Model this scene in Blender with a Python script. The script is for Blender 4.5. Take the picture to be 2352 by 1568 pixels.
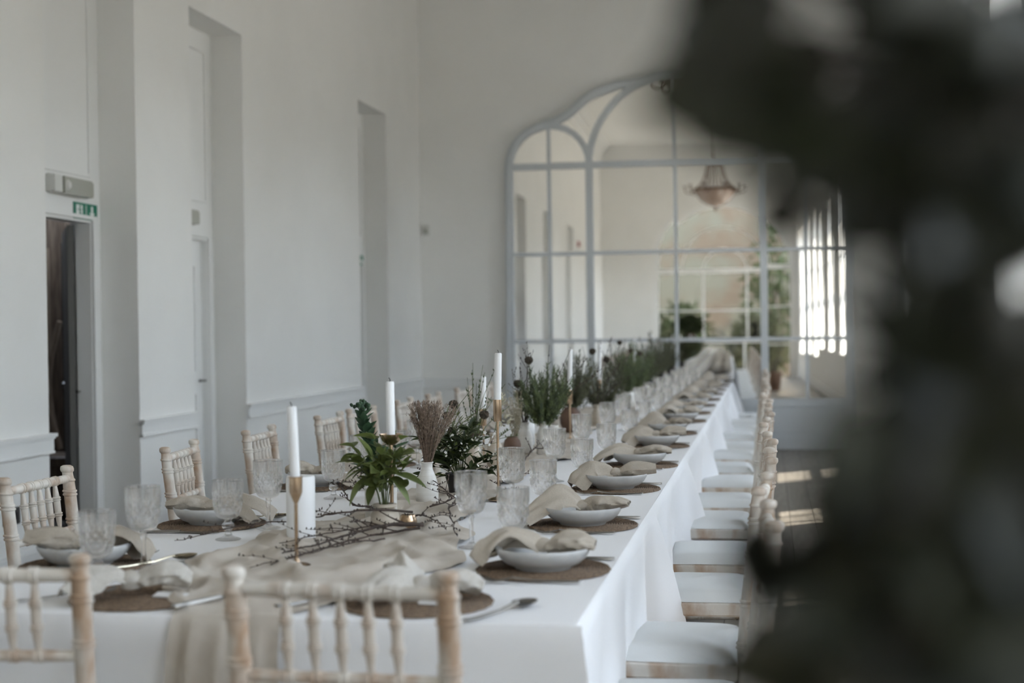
import bpy, math, random
from mathutils import Vector, Matrix, Euler, noise

PI = math.pi
R = math.radians
for o in list(bpy.data.objects):
    bpy.data.objects.remove(o)
SC = bpy.context.scene
COL = SC.collection

# ------------------------------------------------------------------ camera
F, CAMZ = 3267.0, 1.34
YAW, PIT, ROLL = R(10.2), R(.47), R(.75)
fw = Vector((-math.sin(YAW) * math.cos(PIT), math.cos(YAW) * math.cos(PIT), -math.sin(PIT)))
rt0 = Vector((math.cos(YAW), math.sin(YAW), 0))
up0 = rt0.cross(fw)
rt = rt0 * math.cos(ROLL) - up0 * math.sin(ROLL)
up = rt0 * math.sin(ROLL) + up0 * math.cos(ROLL)
cd = bpy.data.cameras.new('camera')
cam = bpy.data.objects.new('camera', cd)
COL.objects.link(cam)
cam.matrix_world = Matrix(((rt.x, up.x, -fw.x, 0), (rt.y, up.y, -fw.y, 0), (rt.z, up.z, -fw.z, CAMZ), (0, 0, 0, 1)))
cd.sensor_width = 36
cd.lens = 36 * F / 2352
cd.clip_start, cd.clip_end = .05, 300
cd.dof.use_dof = True
cd.dof.focus_distance = 4.9
cd.dof.aperture_fstop = 2.2
SC.camera = cam

# ------------------------------------------------------------------ sky, sun, exposure
WLD = bpy.data.worlds.new('sky')
SC.world = WLD
WLD.use_nodes = True
nt = WLD.node_tree
bg = nt.nodes['Background']
tcs = nt.nodes.new('ShaderNodeTexCoord')
sep_ = nt.nodes.new('ShaderNodeSeparateXYZ')
rmp = nt.nodes.new('ShaderNodeValToRGB')                     # hazy sky: white at the horizon, bluer overhead
nt.links.new(tcs.outputs['Generated'], sep_.inputs[0])
nt.links.new(sep_.outputs[2], rmp.inputs[0])
nt.links.new(rmp.outputs[0], bg.inputs[0])
rmp.color_ramp.elements[0].position, rmp.color_ramp.elements[0].color = 0, (.89, .945, .99, 1)
rmp.color_ramp.elements[1].position, rmp.color_ramp.elements[1].color = 1, (.22, .27, .36, 1)
el = rmp.color_ramp.elements.new(.35)
el.color = (.50, .57, .67, 1)
bg.inputs[1].default_value = 6.0
sd = bpy.data.lights.new('sun', 'SUN')
sd.energy = 7.2
sd.color = (1, .92, .80)
sd.angle = R(.55)
sun = bpy.data.objects.new('sun', sd)
COL.objects.link(sun)
sun.rotation_euler = Vector((-1, -.86, -1.82)).to_track_quat('-Z', 'Y').to_euler()

XL, XR, YB, YF, ZC = -3.9, 1.36, -8.0, 15.85, 6.4          # the room
WZ0, WZ1, WW = .88, 3.6, 1.07                               # windows
WINS = [13.53 - 2.75 * k for k in range(8)]
WINS = [w for w in WINS if w > 2]
WIN = [(w, WW, WZ0, WZ1) for w in WINS] + [(w, 1.12 if w > -3 else 1.3 if w > -6 else 1.9, .7, 3.8) for w in (.55, -1.9, -4.35, -6.8)]   # unseen windows behind the viewer, enlarged to add fill light
CX, CXB = -.99, -.62                                        # centres of the mirror and of the arch opposite

SC.view_settings.view_transform = 'Standard'
SC.view_settings.look = 'None'
SC.view_settings.gamma = 1
SC.view_settings.exposure = 1.42
SC.view_settings.use_curve_mapping = False
SC.cycles.use_denoising = True
SC.cycles.max_bounces = 10
SC.cycles.diffuse_bounces = 5
SC.cycles.glossy_bounces = 5
SC.cycles.transmission_bounces = 8
SC.cycles.transparent_max_bounces = 12
SC.cycles.caustics_reflective = False
SC.cycles.caustics_refractive = True
SC.cycles.blur_glossy = 1.0
SC.cycles.sample_clamp_indirect = 6
SC.cycles.use_adaptive_sampling = True
SC.cycles.adaptive_threshold = .025


# ------------------------------------------------------------------ helpers
class MB:
    def __init__(s):
        s.v, s.f = [], []

    def add(s, vs, fs, M=None):
        n = len(s.v)
        s.v += [(M @ Vector(p))[:] for p in vs] if M else [tuple(p) for p in vs]
        s.f += [[i + n for i in f] for f in fs]
        return s

    def box(s, x0, x1, y0, y1, z0, z1, M=None, b=0):
        if b:
            P = [(x0, y0, b), (x1, y0, b), (x1, y1, b), (x0, y1, b)]
            lay = []
            for z, e in ((z0, b), (z0 + b, 0), (z1 - b, 0), (z1, b)):
                lay += [(x0 + e + (b - e) * .0, y0 + e, z), (x1 - e, y0 + e, z), (x1 - e, y1 - e, z), (x0 + e, y1 - e, z)]
            fs = [[3, 2, 1, 0], [12, 13, 14, 15]]
            for k in range(3):
                for j in range(4):
                    a, c = k * 4 + j, k * 4 + (j + 1) % 4
                    fs.append([a, c, c + 4, a + 4])
            return s.add(lay, fs, M)
        vs = [(x0, y0, z0), (x1, y0, z0), (x1, y1, z0), (x0, y1, z0), (x0, y0, z1), (x1, y0, z1), (x1, y1, z1), (x0, y1, z1)]
        return s.add(vs, [[3, 2, 1, 0], [4, 5, 6, 7], [0, 1, 5, 4], [1, 2, 6, 5], [2, 3, 7, 6], [3, 0, 4, 7]], M)

    def lathe(s, prof, seg=20, M=None, mod=None):
        vs, fs, rows = [], [], []
        for j, (r, z) in enumerate(prof):
            if r < 1e-6:
                rows.append([len(vs)])
                vs.append((0, 0, z))
            else:
                row = []
                for i in range(seg):
                    a = 2 * PI * i / seg
                    rr = r * (mod(a, j, z) if mod else 1)
                    row.append(len(vs))
                    vs.append((rr * math.cos(a), rr * math.sin(a), z))
                rows.append(row)
        for p, q in zip(rows, rows[1:]):
            for i in range(seg):
                k = (i + 1) % seg
                if len(p) == 1 and len(q) == 1:
                    continue
                if len(p) == 1:
                    fs.append([p[0], q[k], q[i]])
                elif len(q) == 1:
                    fs.append([p[i], p[k], q[0]])
                else:
                    fs.append([p[i], p[k], q[k], q[i]])
        return s.add(vs, fs, M)

    def tube(s, pts, rad, seg=8, cap=True, M=None):
        pts = [Vector(p) for p in pts]
        n = len(pts)
        if not isinstance(rad, (list, tuple)):
            rad = [rad] * n
        vs, fs = [], []
        N = None
        for i, p in enumerate(pts):
            t = (pts[min(i + 1, n - 1)] - pts[max(i - 1, 0)])
            if t.length < 1e-9:
                t = Vector((0, 0, 1))
            t.normalize()
            if N is None:
                N = t.orthogonal().normalized()
            else:
                N = (N - t * N.dot(t))
                N = N.normalized() if N.length > 1e-6 else t.orthogonal().normalized()
            B = t.cross(N)
            for k in range(seg):
                a = 2 * PI * k / seg
                vs.append(p + (N * math.cos(a) + B * math.sin(a)) * rad[i])
        for i in range(n - 1):
            for k in range(seg):
                a, b = i * seg + k, i * seg + (k + 1) % seg
                fs.append([a, b, b + seg, a + seg])
        if cap:
            fs.append(list(range(seg))[::-1])
            fs.append([(n - 1) * seg + k for k in range(seg)])
        return s.add(vs, fs, M)

    def grid(s, nu, nv, fn, M=None):
        vs = [fn(i / nu, j / nv) for i in range(nu + 1) for j in range(nv + 1)]
        fs = [[i * (nv + 1) + j, (i + 1) * (nv + 1) + j, (i + 1) * (nv + 1) + j + 1, i * (nv + 1) + j + 1] for i in range(nu) for j in range(nv)]
        return s.add(vs, fs, M)

    def prism(s, poly, y0, y1, M=None):                      # polygon in x-z, extruded along y
        n = len(poly)
        vs = [(x, y0, z) for x, z in poly] + [(x, y1, z) for x, z in poly]
        fs = [list(range(n)), [2 * n - 1 - k for k in range(n)]]
        fs += [[i, i + n, (i + 1) % n + n, (i + 1) % n] for i in range(n)]
        return s.add(vs, fs, M)

    def bar(s, path, w, y0, y1, M=None):                     # rectangular moulding along a path in x-z
        n = len(path)
        vs, fs = [], []
        for i, (x, z) in enumerate(path):
            a, b = path[max(i - 1, 0)], path[min(i + 1, n - 1)]
            tx, tz = b[0] - a[0], b[1] - a[1]
            L = math.hypot(tx, tz) or 1
            nx, nz = -tz / L * w / 2, tx / L * w / 2
            vs += [(x + nx, y0, z + nz), (x - nx, y0, z - nz), (x - nx, y1, z - nz), (x + nx, y1, z + nz)]
        for i in range(n - 1):
            for k in range(4):
                a, b = i * 4 + k, i * 4 + (k + 1) % 4
                fs.append([a, b, b + 4, a + 4])
        fs += [[3, 2, 1, 0], [4 * n - 4, 4 * n - 3, 4 * n - 2, 4 * n - 1]]
        return s.add(vs, fs, M)

    def mesh(s, name, mat, smooth=True, ang=38):
        me = bpy.data.meshes.new(name)
        me.from_pydata(s.v, [], s.f)
        if mat:
            me.materials.append(mat)
        if smooth:
            me.shade_smooth()
            me.set_sharp_from_angle(angle=R(ang))
        return me

    def build(s, name, mat, parent=None, smooth=True, ang=38):
        return put(name, s.mesh(name, mat, smooth, ang), parent)


def put(name, me, parent=None, M=None):
    o = bpy.data.objects.new(name, me)
    COL.objects.link(o)
    if parent:
        o.parent = parent
    if M:
        o.matrix_local = M
    return o


def tag(o, label=None, cat=None, group=None, kind=None):
    if label:
        o['label'] = label
    if cat:
        o['category'] = cat
    if group:
        o['group'] = group
    if kind:
        o['kind'] = kind
    return o


def thing(name, label, cat, loc=(0, 0, 0), rz=0, group=None, rot=None):
    o = bpy.data.objects.new(name, None)
    COL.objects.link(o)
    o.empty_display_size = .05
    o.location = loc
    o.rotation_euler = rot or (0, 0, rz)
    return tag(o, label, cat, group)


def dup(root, loc, rz, label, parent=None, scale=None):
    c = root.copy()
    COL.objects.link(c)
    if parent:
        c.parent = parent
    else:
        c.location = loc
        c.rotation_euler = (0, 0, rz)
        if scale:
            c.scale = (scale,) * 3
        c['label'] = label
    for ch in root.children:
        dup(ch, None, None, None, c)
    return c


def struct(name, mb, mat, parent=None, smooth=False):
    o = mb.build(name, mat, parent, smooth)
    if not parent:
        o['kind'] = 'structure'
    return o


def T(x, y, z):
    return Matrix.Translation((x, y, z))


def RX(a):
    return Matrix.Rotation(a, 4, 'X')


def RY(a):
    return Matrix.Rotation(a, 4, 'Y')


def RZ(a):
    return Matrix.Rotation(a, 4, 'Z')


def curve(pts, n=24):                                        # Catmull-Rom through points
    P = [Vector(p) for p in pts]
    P = [P[0] * 2 - P[1]] + P + [P[-1] * 2 - P[-2]]
    out = []
    m = len(P) - 3
    for k in range(n + 1):
        t = k / n * m
        i = min(int(t), m - 1)
        t -= i
        a, b, c, d = P[i:i + 4]
        out.append(.5 * ((2 * b) + (c - a) * t + (2 * a - 5 * b + 4 * c - d) * t * t + (3 * b - a - 3 * c + d) * t ** 3))
    return out


def lerp(tab, t):
    m = len(tab) - 1
    i = min(int(t * m), m - 1)
    f = t * m - i
    return tab[i] * (1 - f) + tab[i + 1] * f


def nz(x, y, z=0, oct_=3):
    return noise.fractal(Vector((x, y, z)), 1.0, 2.0, oct_)


ORD = 'first second third fourth fifth sixth seventh eighth ninth tenth eleventh twelfth thirteenth fourteenth fifteenth sixteenth'.split()


# ------------------------------------------------------------------ materials
def mat(name, col, rough=.6, metal=0, col2=None, scale=8, stretch=(1, 1, 1), lo=.4, hi=.6, bump=0, bscale=60, spec=.5, trans=0, sheen=0, rnd=0, coord='Object', detail=4):
    m = bpy.data.materials.new(name)
    m.use_nodes = True
    nt = m.node_tree
    b = nt.nodes['Principled BSDF']
    b.inputs['Base Color'].default_value = (*col, 1)
    b.inputs['Roughness'].default_value = rough
    b.inputs['Metallic'].default_value = metal
    b.inputs['Specular IOR Level'].default_value = spec
    b.inputs['Transmission Weight'].default_value = trans
    if sheen:
        b.inputs['Sheen Weight'].default_value = sheen
    N, L = nt.nodes.new, nt.links.new
    tc = N('ShaderNodeTexCoord')
    src = None
    if col2:
        mp = N('ShaderNodeMapping')
        mp.inputs['Scale'].default_value = stretch
        L(tc.outputs[coord], mp.inputs[0])
        no = N('ShaderNodeTexNoise')
        no.inputs['Scale'].default_value = scale
        no.inputs['Detail'].default_value = detail
        L(mp.outputs[0], no.inputs[0])
        rp = N('ShaderNodeValToRGB')
        rp.color_ramp.elements[0].position = lo
        rp.color_ramp.elements[1].position = hi
        rp.color_ramp.elements[0].color = (*col, 1)
        rp.color_ramp.elements[1].color = (*col2, 1)
        L(no.outputs[0], rp.inputs[0])
        src = rp.outputs[0]
        L(src, b.inputs['Base Color'])
    if rnd:
        oi = N('ShaderNodeObjectInfo')
        hs = N('ShaderNodeHueSaturation')
        ma = N('ShaderNodeMapRange')
        ma.inputs['To Min'].default_value = 1 - rnd
        ma.inputs['To Max'].default_value = 1 + rnd
        L(oi.outputs['Random'], ma.inputs[0])
        L(ma.outputs[0], hs.inputs['Value'])
        if src:
            L(src, hs.inputs['Color'])
        else:
            hs.inputs['Color'].default_value = (*col, 1)
        L(hs.outputs[0], b.inputs['Base Color'])
    if bump:
        n2 = N('ShaderNodeTexNoise')
        n2.inputs['Scale'].default_value = bscale
        n2.inputs['Detail'].default_value = 3
        L(tc.outputs[coord], n2.inputs[0])
        bp = N('ShaderNodeBump')
        bp.inputs['Strength'].default_value = bump
        bp.inputs['Distance'].default_value = .01
        L(n2.outputs[0], bp.inputs['Height'])
        L(bp.outputs[0], b.inputs['Normal'])
    return m


def leafmat(name, col, col2, rough=.45, transl=.25, rnd=.25):
    m = mat(name, col, rough, col2=col2, scale=14, lo=.35, hi=.7, rnd=rnd, spec=.4)
    nt = m.node_tree
    b = nt.nodes['Principled BSDF']
    out = nt.nodes['Material Output']
    tr = nt.nodes.new('ShaderNodeBsdfTranslucent')
    mx = nt.nodes.new('ShaderNodeMixShader')
    mx.inputs[0].default_value = transl
    lk = b.inputs['Base Color'].links[0]
    nt.links.new(lk.from_socket, tr.inputs[0])
    nt.links.new(b.outputs[0], mx.inputs[1])
    nt.links.new(tr.outputs[0], mx.inputs[2])
    nt.links.new(mx.outputs[0], out.inputs[0])
    return m


def glassmat(name, k, ior=1.5, tint=(1, 1, 1)):
    m = bpy.data.materials.new(name)
    m.use_nodes = True
    nt = m.node_tree
    nt.nodes.clear()
    out = nt.nodes.new('ShaderNodeOutputMaterial')
    g = nt.nodes.new('ShaderNodeBsdfGlass')
    g.inputs['IOR'].default_value = ior
    g.inputs['Roughness'].default_value = 0.0
    g.inputs['Color'].default_value = (*tint, 1)
    t = nt.nodes.new('ShaderNodeBsdfTransparent')
    t.inputs[0].default_value = (*tint, 1)
    mx = nt.nodes.new('ShaderNodeMixShader')
    mx.inputs[0].default_value = k
    nt.links.new(t.outputs[0], mx.inputs[1])
    nt.links.new(g.outputs[0], mx.inputs[2])
    nt.links.new(mx.outputs[0], out.inputs[0])
    return m


def panemat(name):                                           # thin window pane: mostly clear, Fresnel gloss
    m = bpy.data.materials.new(name)
    m.use_nodes = True
    nt = m.node_tree
    nt.nodes.clear()
    out = nt.nodes.new('ShaderNodeOutputMaterial')
    g = nt.nodes.new('ShaderNodeBsdfGlossy')
    g.inputs['Roughness'].default_value = 0.02
    t = nt.nodes.new('ShaderNodeBsdfTransparent')
    t.inputs[0].default_value = (.95, .97, .97, 1)
    lw = nt.nodes.new('ShaderNodeLayerWeight')
    pw = nt.nodes.new('ShaderNodeMath')
    pw.operation = 'POWER'
    pw.inputs[1].default_value = 4
    nt.links.new(lw.outputs['Facing'], pw.inputs[0])
    fr = nt.nodes.new('ShaderNodeMapRange')
    fr.inputs['To Min'].default_value, fr.inputs['To Max'].default_value = .05, .8
    nt.links.new(pw.outputs[0], fr.inputs[0])
    mx = nt.nodes.new('ShaderNodeMixShader')
    nt.links.new(fr.outputs[0], mx.inputs[0])
    nt.links.new(t.outputs[0], mx.inputs[1])
    nt.links.new(g.outputs[0], mx.inputs[2])
    nt.links.new(mx.outputs[0], out.inputs[0])
    return m


M_ = {}
M_['wall'] = mat('wall_paint', (.80, .795, .77), .75, col2=(.82, .815, .79), scale=1.5, bump=.05, bscale=90)
M_['trim'] = mat('trim_paint', (.80, .80, .785), .5)
M_['frame'] = mat('mirror_frame_paint', (.60, .63, .65), .5)
M_['floor'] = mat('floor_board', (.14, .125, .105), .42, col2=(.19, .17, .145), scale=5, stretch=(6, .6, 1), rnd=.2, bump=.1, bscale=40)
M_['floor_gap'] = mat('floor_gap', (.03, .027, .024), .7)
M_['mirror'] = mat('mirror_glass', (.97, .955, .925), .0, 1)
M_['pane'] = panemat('window_pane')
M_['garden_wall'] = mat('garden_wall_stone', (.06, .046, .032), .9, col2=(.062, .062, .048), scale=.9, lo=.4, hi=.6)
M_['pale_ground'] = mat('bounce_ground', (.46, .41, .345), .9, col2=(.5, .45, .385), scale=.6)  # unseen ground outside, made pale and warm to bounce light indoors
M_['cloth'] = mat('white_tablecloth', (.83, .83, .84), .8, bump=.06, bscale=260, sheen=.1)
M_['runner'] = mat('gauze_runner', (.53, .475, .41), .95, col2=(.60, .55, .485), scale=9, bump=.3, bscale=420, spec=.1)
M_['linen'] = mat('linen_napkin', (.45, .40, .335), .95, col2=(.51, .46, .39), scale=220, lo=.3, hi=.7, bump=.3, bscale=500, spec=.1)
M_['linen_pale'] = mat('pale_linen_napkin', (.55, .52, .47), .9, col2=(.6, .57, .52), scale=160, bump=.3, bscale=500, spec=.1)
M_['mat'] = mat('woven_seagrass', (.13, .085, .055), .85, col2=(.30, .215, .145), scale=130, lo=.35, hi=.7, bump=.8, bscale=230)
M_['ceramic'] = mat('pale_glaze', (.56, .565, .56), .35, col2=(.61, .61, .60), scale=30, bump=.03)
M_['stoneware'] = mat('cream_stoneware', (.42, .36, .285), .4, col2=(.52, .46, .38), scale=14, stretch=(.4, .4, 4))
M_['white_vase'] = mat('white_stoneware', (.63, .61, .57), .35, col2=(.70, .69, .66), scale=16, stretch=(.3, .3, 5), bump=.1, bscale=50)
M_['brown_pot'] = mat('brown_earthenware', (.13, .075, .05), .6)
M_['dark_pot'] = mat('black_pot', (.018, .017, .016), .5)
M_['wood'] = mat('limewashed_wood', (.42, .29, .195), .55, col2=(.665, .625, .565), scale=13, stretch=(1, 1, .45), lo=.335, hi=.53, rnd=.06, bump=.12, bscale=80)
M_['cushion'] = mat('ivory_cushion', (.70, .71, .70), .85, bump=.1, bscale=200)
M_['brass'] = mat('brushed_brass', (.60, .45, .32), .27, 1, col2=(.46, .33, .22), scale=40)
M_['steel'] = mat('dark_steel', (.24, .23, .215), .36, 1)
M_['gold_steel'] = mat('champagne_steel', (.36, .32, .24), .25, 1)
M_['wax'] = mat('white_wax', (.84, .845, .85), .5, bump=.03, bscale=60)
M_['wick'] = mat('burnt_wick', (.01, .01, .01), .9)
M_['glass'] = glassmat('cut_crystal', .42)
M_['twig'] = mat('dark_twig', (.045, .032, .026), .75, col2=(.085, .06, .048), scale=60)
M_['leaf_mid'] = leafmat('fresh_leaf', (.10, .135, .035), (.20, .24, .085), transl=.35)
M_['leaf_blue'] = leafmat('sedum_leaf', (.03, .07, .035), (.06, .115, .06), transl=.12)
M_['leaf_dark'] = leafmat('ruscus_leaf', (.022, .036, .012), (.06, .08, .028), transl=.15)
M_['leaf_olive'] = leafmat('olive_leaf', (.045, .055, .025), (.09, .095, .045), transl=.15)
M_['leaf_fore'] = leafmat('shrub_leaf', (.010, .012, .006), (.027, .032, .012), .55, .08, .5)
M_['stem'] = mat('green_stem', (.09, .11, .04), .6)
M_['needle'] = mat('fine_green_needles', (.04, .06, .022), .6, col2=(.11, .14, .05), scale=40)
M_['needle_olive'] = mat('fine_olive_needles', (.045, .048, .025), .6, col2=(.10, .10, .05), scale=40)
M_['plume'] = mat('dry_grass', (.13, .085, .065), .85, col2=(.34, .26, .19), scale=120, lo=.35, hi=.7)
M_['plume_pale'] = mat('pale_dry_grass', (.25, .22, .15), .85, col2=(.38, .34, .25), scale=120)
M_['pod'] = mat('seed_pod', (.035, .028, .018), .8, col2=(.08, .06, .04), scale=120)
M_['petal'] = mat('white_petal', (.72, .71, .67), .6)
M_['cream'] = mat('cream_petal', (.55, .52, .40), .6)
M_['door_dark'] = mat('grey_door', (.09, .088, .08), .5)
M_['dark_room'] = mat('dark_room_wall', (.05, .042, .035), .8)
M_['brown_wood'] = mat('old_brown_wood', (.12, .085, .06), .5, col2=(.2, .15, .11), scale=12, stretch=(4, 4, .5))
M_['bent_wood'] = mat('bent_wood', (.24, .175, .125), .45, col2=(.33, .25, .18), scale=12, stretch=(4, 4, .5))
M_['black'] = mat('black_cabinet', (.012, .011, .012), .5)
M_['plastic'] = mat('white_plastic', (.62, .62, .59), .4)
M_['diffuser'] = mat('grey_diffuser', (.33, .33, .28), .3)
M_['green_sign'] = mat('exit_green', (.0, .17, .10), .5)
M_['sign_white'] = mat('sign_white', (.78, .8, .78), .5)
M_['socket'] = mat('dark_socket', (.05, .048, .045), .4)
M_['red'] = mat('red_alarm', (.35, .03, .02), .5)
M_['bronze'] = mat('old_bronze', (.16, .095, .06), .45, .6)
M_['crystal'] = mat('smoky_crystal_beads', (.24, .17, .13), .2, 0, col2=(.5, .38, .32), scale=60, lo=.35, hi=.65, spec=.8)
M_['card'] = mat('white_card', (.82, .82, .82), .7)
M_['terracotta'] = mat('pot_clay', (.2, .12, .08), .7)
M_['bark'] = mat('shrub_bark', (.05, .04, .032), .85)

# ------------------------------------------------------------------ room shell
mb = MB()
mb.box(XL - 2.6, XR + .4, YB - .4, YF + .4, -.06, -.006)
FLOOR = struct('floor', mb, M_['floor_gap'])
random.seed(3)
PW = .174
for i in range(10):                                          # boards one by one where they can be told apart
    x0 = XR - .004 - PW * (i + 1)
    y = 3.2 - random.random() * 1.2
    while y < 13.6:
        L = random.choice((1.2, 1.5, 1.8))
        e = min(y + L, 13.75)
        b = MB().box(x0 + .002, x0 + PW - .002, y + .002, e - .002, -.006, random.uniform(-.0012, 0))
        b.build('floor_board', M_['floor'], FLOOR, False)
        y = e
mb = MB()                                                    # boards too far away or hidden: joined
for i in range(46):
    x0 = XR - .004 - PW * (i + 1)
    if x0 < XL - 2.5:
        break
    for (a, c) in (((YB, 2.0), (13.75, YF)) if i < 10 else ((YB, YF),)):
        y = a
        while y < c - .01:
            e = min(y + random.choice((1.2, 1.5, 1.8)), c)
            mb.box(x0 + .002, x0 + PW - .002, y + .002, e - .002, -.006, random.uniform(-.0012, 0))
            y = e
tag(mb.build('floor_boards', M_['floor'], FLOOR, False), kind='stuff')
for i in range(10):
    x0 = XR - .004 - PW * (i + 1)
    MB().box(x0 + .002, x0 + PW - .002, 2.0, 3.2, -.006, -.002).build('floor_board', M_['floor'], FLOOR, False)

mb = MB().box(XL - .6, XR + .6, YB - .5, YF + .5, ZC, ZC + .2)
struct('ceiling', mb, M_['wall'])

NICHE = [(-4.0, -2.9), (.2, 1.3), (3.9, 5.0), (7.25, 8.40), (9.27, 10.27), (13.38, 14.40)]
ZN, ND = 3.6, .25
mb = MB()
PIERS = []
prev = YB - .35
for a, b in NICHE:
    mb.box(XL - .45, XL, prev, a, 0, ZC)
    mb.box(XL - .45, XL, a, b, ZN, ZC)
    PIERS.append((prev, a))
    prev = b
mb.box(XL - .45, XL, prev, YF, 0, ZC)
PIERS.append((prev, YF))
WLEFT = struct('wall_left', mb, M_['wall'])
xb = XL - ND
for k, (a, b) in enumerate(NICHE):                           # panelled back of each niche, with its door
    mb = MB()
    d0, d1, zt = a + .12, b - .13, 2.04
    mb.box(xb - .1, xb, a, d0, 0, ZN)
    mb.box(xb - .1, xb, d1, b, 0, ZN)
    mb.box(xb - .1, xb, d0, d1, zt, ZN)
    root = struct('door_%d' % (k + 1), mb, M_['trim'])
    q = MB()
    z0, z1 = 2.33, 3.45
    path = [(d0 + .03, z0), (d1 - .01, z0), (d1 - .01, z1), (d0 + .03, z1), (d0 + .03, z0)]
    Mx = Matrix(((0, 1, 0, 0), (1, 0, 0, 0), (0, 0, 1, 0), (0, 0, 0, 1)))      # x-z path onto the y-z plane
    q.bar(path, .03, xb, xb + .012, Mx)
    q.build('overdoor_moulding', M_['trim'], root, False)
    q = MB()
    q.bar([(d0 - .02, 0), (d0 - .02, zt + .03), (d1 + .03, zt + .03), (d1 + .03, 0)], .055, xb, xb + .02, Mx)
    q.build('architrave', M_['trim'], root, False)
    if k == 3:                                               # the open door
        M = T(xb - .11, d1, 0) @ RZ(R(-60))
        q = MB().box(-.80, 0, -.04, 0, .01, zt - .01, M)
        leaf = q.build('door_leaf', M_['door_dark'], root, False)
        q = MB().tube([(xb - .11, d1 + .0, .99), (xb - .07, d1 - .03, .99)], .008, 6)
        q.build('latch', M_['steel'], root)
    else:
        q = MB().box(xb - .09, xb - .05, d0, d1, .005, zt)
        q.build('door_leaf', M_['trim'], root, False)
        for zz in ((.25, .9), (1.05, 1.85)):
            q = MB().bar([(d0 + .13, zz[0]), (d1 - .13, zz[0]), (d1 - .13, zz[1]), (d0 + .13, zz[1]), (d0 + .13, zz[0])], .03, xb - .05, xb - .038, Mx)
            q.build('door_moulding', M_['trim'], root, False)
        q = MB().tube([(xb - .05, d1 - .06, .99), (xb - .0, d1 - .06, .99), (xb, d1 - .16, .99)], .009, 6)
        q.build('door_handle', M_['steel'], root)
n = 0
for (a, b) in PIERS:                                         # dado rail and baseboard on each pier
    n += 1
    a2, b2 = a - (.012 if a > YB else 0), b + (.012 if b < YF else 0)
    mb = MB().box(XL, XL + .022, a2, b2, .70, .80)
    mb.box(XL, XL + .04, a2 - .01, b2 + .01, .785, .805)
    mb.box(XL, XL + .032, a2, b2, .775, .785)
    mb.box(XL, XL + .03, a2, b2, .695, .708)
    struct('trim_%d' % n, mb, M_['trim'])
    mb = MB().box(XL, XL + .02, a, b, 0, .18)
    mb.box(XL, XL + .012, a, b, .18, .2)
    struct('baseboard_left' if n == 1 else 'baseboard_left_%d' % n, mb, M_['trim'])

struct('wall_far', MB().box(XL - .5, XR + .5, YF, YF + .3, 0, ZC), M_['wall'])
for (a, b) in ((XL, CX - 1.96), (CX + 1.96, XR)):
    n += 1
    mb = MB().box(a, b, YF - .022, YF, .70, .80)
    mb.box(a, b, YF - .04, YF, .785, .805)
    mb.box(a, b, YF - .03, YF, .695, .708)
    struct('trim_%d' % n, mb, M_['trim'])
    mb = MB().box(a, b, YF - .025, YF, 0, .17)
    mb.box(a, b, YF - .014, YF, .17, .19)
    struct('baseboard_far' if a == XL else 'baseboard_far_2', mb, M_['trim'])
# cornice
mb = MB()
for (d, z0, z1) in ((.28, ZC - .06, ZC), (.2, ZC - .14, ZC - .06), (.1, ZC - .24, ZC - .14), (.05, ZC - .42, ZC - .24)):
    mb.box(XL, XL + d, YB, YF, z0, z1)
    mb.box(XR - d, XR, YB, YF, z0, z1)
    mb.box(XL, XR, YF - d, YF, z0, z1)
    mb.box(XL, XR, YB, YB + d, z0, z1)
struct('trim_cornice', mb, M_['trim'])

# window wall
mb = MB()
XO = XR + .36
prev = YB - .35
for w, ww, wz0, wz1 in sorted(WIN):
    mb.box(XR, XO, prev, w, 0, ZC)
    mb.box(XR, XO, w, w + ww, 0, wz0)
    mb.box(XR, XO, w, w + ww, wz1, ZC)
    prev = w + ww
mb.box(XR, XO, prev, YF, 0, ZC)
struct('wall_right', mb, M_['wall'])
mb = MB().box(XR - .025, XR, YB, YF, 0, .17)
struct('baseboard_right', mb, M_['trim'])
xw = XR + .24
for k, (w, WW, WZ0, WZ1) in enumerate(WIN):
    zt0 = WZ0 + (WZ1 - WZ0) * .47
    zt1 = zt0 + .08
    zl, zh = (WZ0 + .07 + zt0) / 2, (zt1 + WZ1 - .06) / 2
    q = MB()
    Mx = Matrix(((0, 1, 0, 0), (1, 0, 0, 0), (0, 0, 1, 0), (0, 0, 0, 1)))
    q.bar([(w + .03, WZ0), (w + .03, WZ1 - .03), (w + WW - .03, WZ1 - .03), (w + WW - .03, WZ0)], .06, xw, xw + .07, Mx)
    q.box(xw - .003, xw + .073, w, w + WW, WZ0, WZ0 + .07)
    q.box(xw, xw + .06, w, w + WW, zt0, zt1)
    root = struct('window_%d' % (k + 1), q, M_['trim'])
    MB().box(XR - .04, xw, w - .04, w + WW + .04, WZ0 - .035, WZ0 + .002, None, .006).build('window_sill', M_['trim'], root, False)
    for j in (1, 2):
        y = w + .06 + (WW - .12) * j / 3
        MB().box(xw + .015, xw + .05, y - .011, y + .011, WZ0 + .07, WZ1 - .06).build('glazing_bar', M_['trim'], root, False)
    for zz in (zl, zh):
        MB().box(xw + .017, xw + .048, w + .06, w + WW - .06, zz - .011, zz + .011).build('glazing_bar', M_['trim'], root, False)
    zs = [WZ0 + .07, zl, zt0, zt1, zh, WZ1 - .06]
    for (z0, z1) in ((zs[0], zs[1]), (zs[1], zs[2]), (zs[3], zs[4]), (zs[4], zs[5])):
        for j in range(3):
            y0 = w + .06 + (WW - .12) * j / 3
            y1 = w + .06 + (WW - .12) * (j + 1) / 3
            MB().add([(xw + .033, y0, z0), (xw + .033, y1, z0), (xw + .033, y1, z1), (xw + .033, y0, z1)], [[0, 1, 2, 3]]).build('pane', M_['pane'], root, False)

# back wall with the arched garden window opposite the mirror
HW, ZS = 1.86, 3.0


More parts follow.
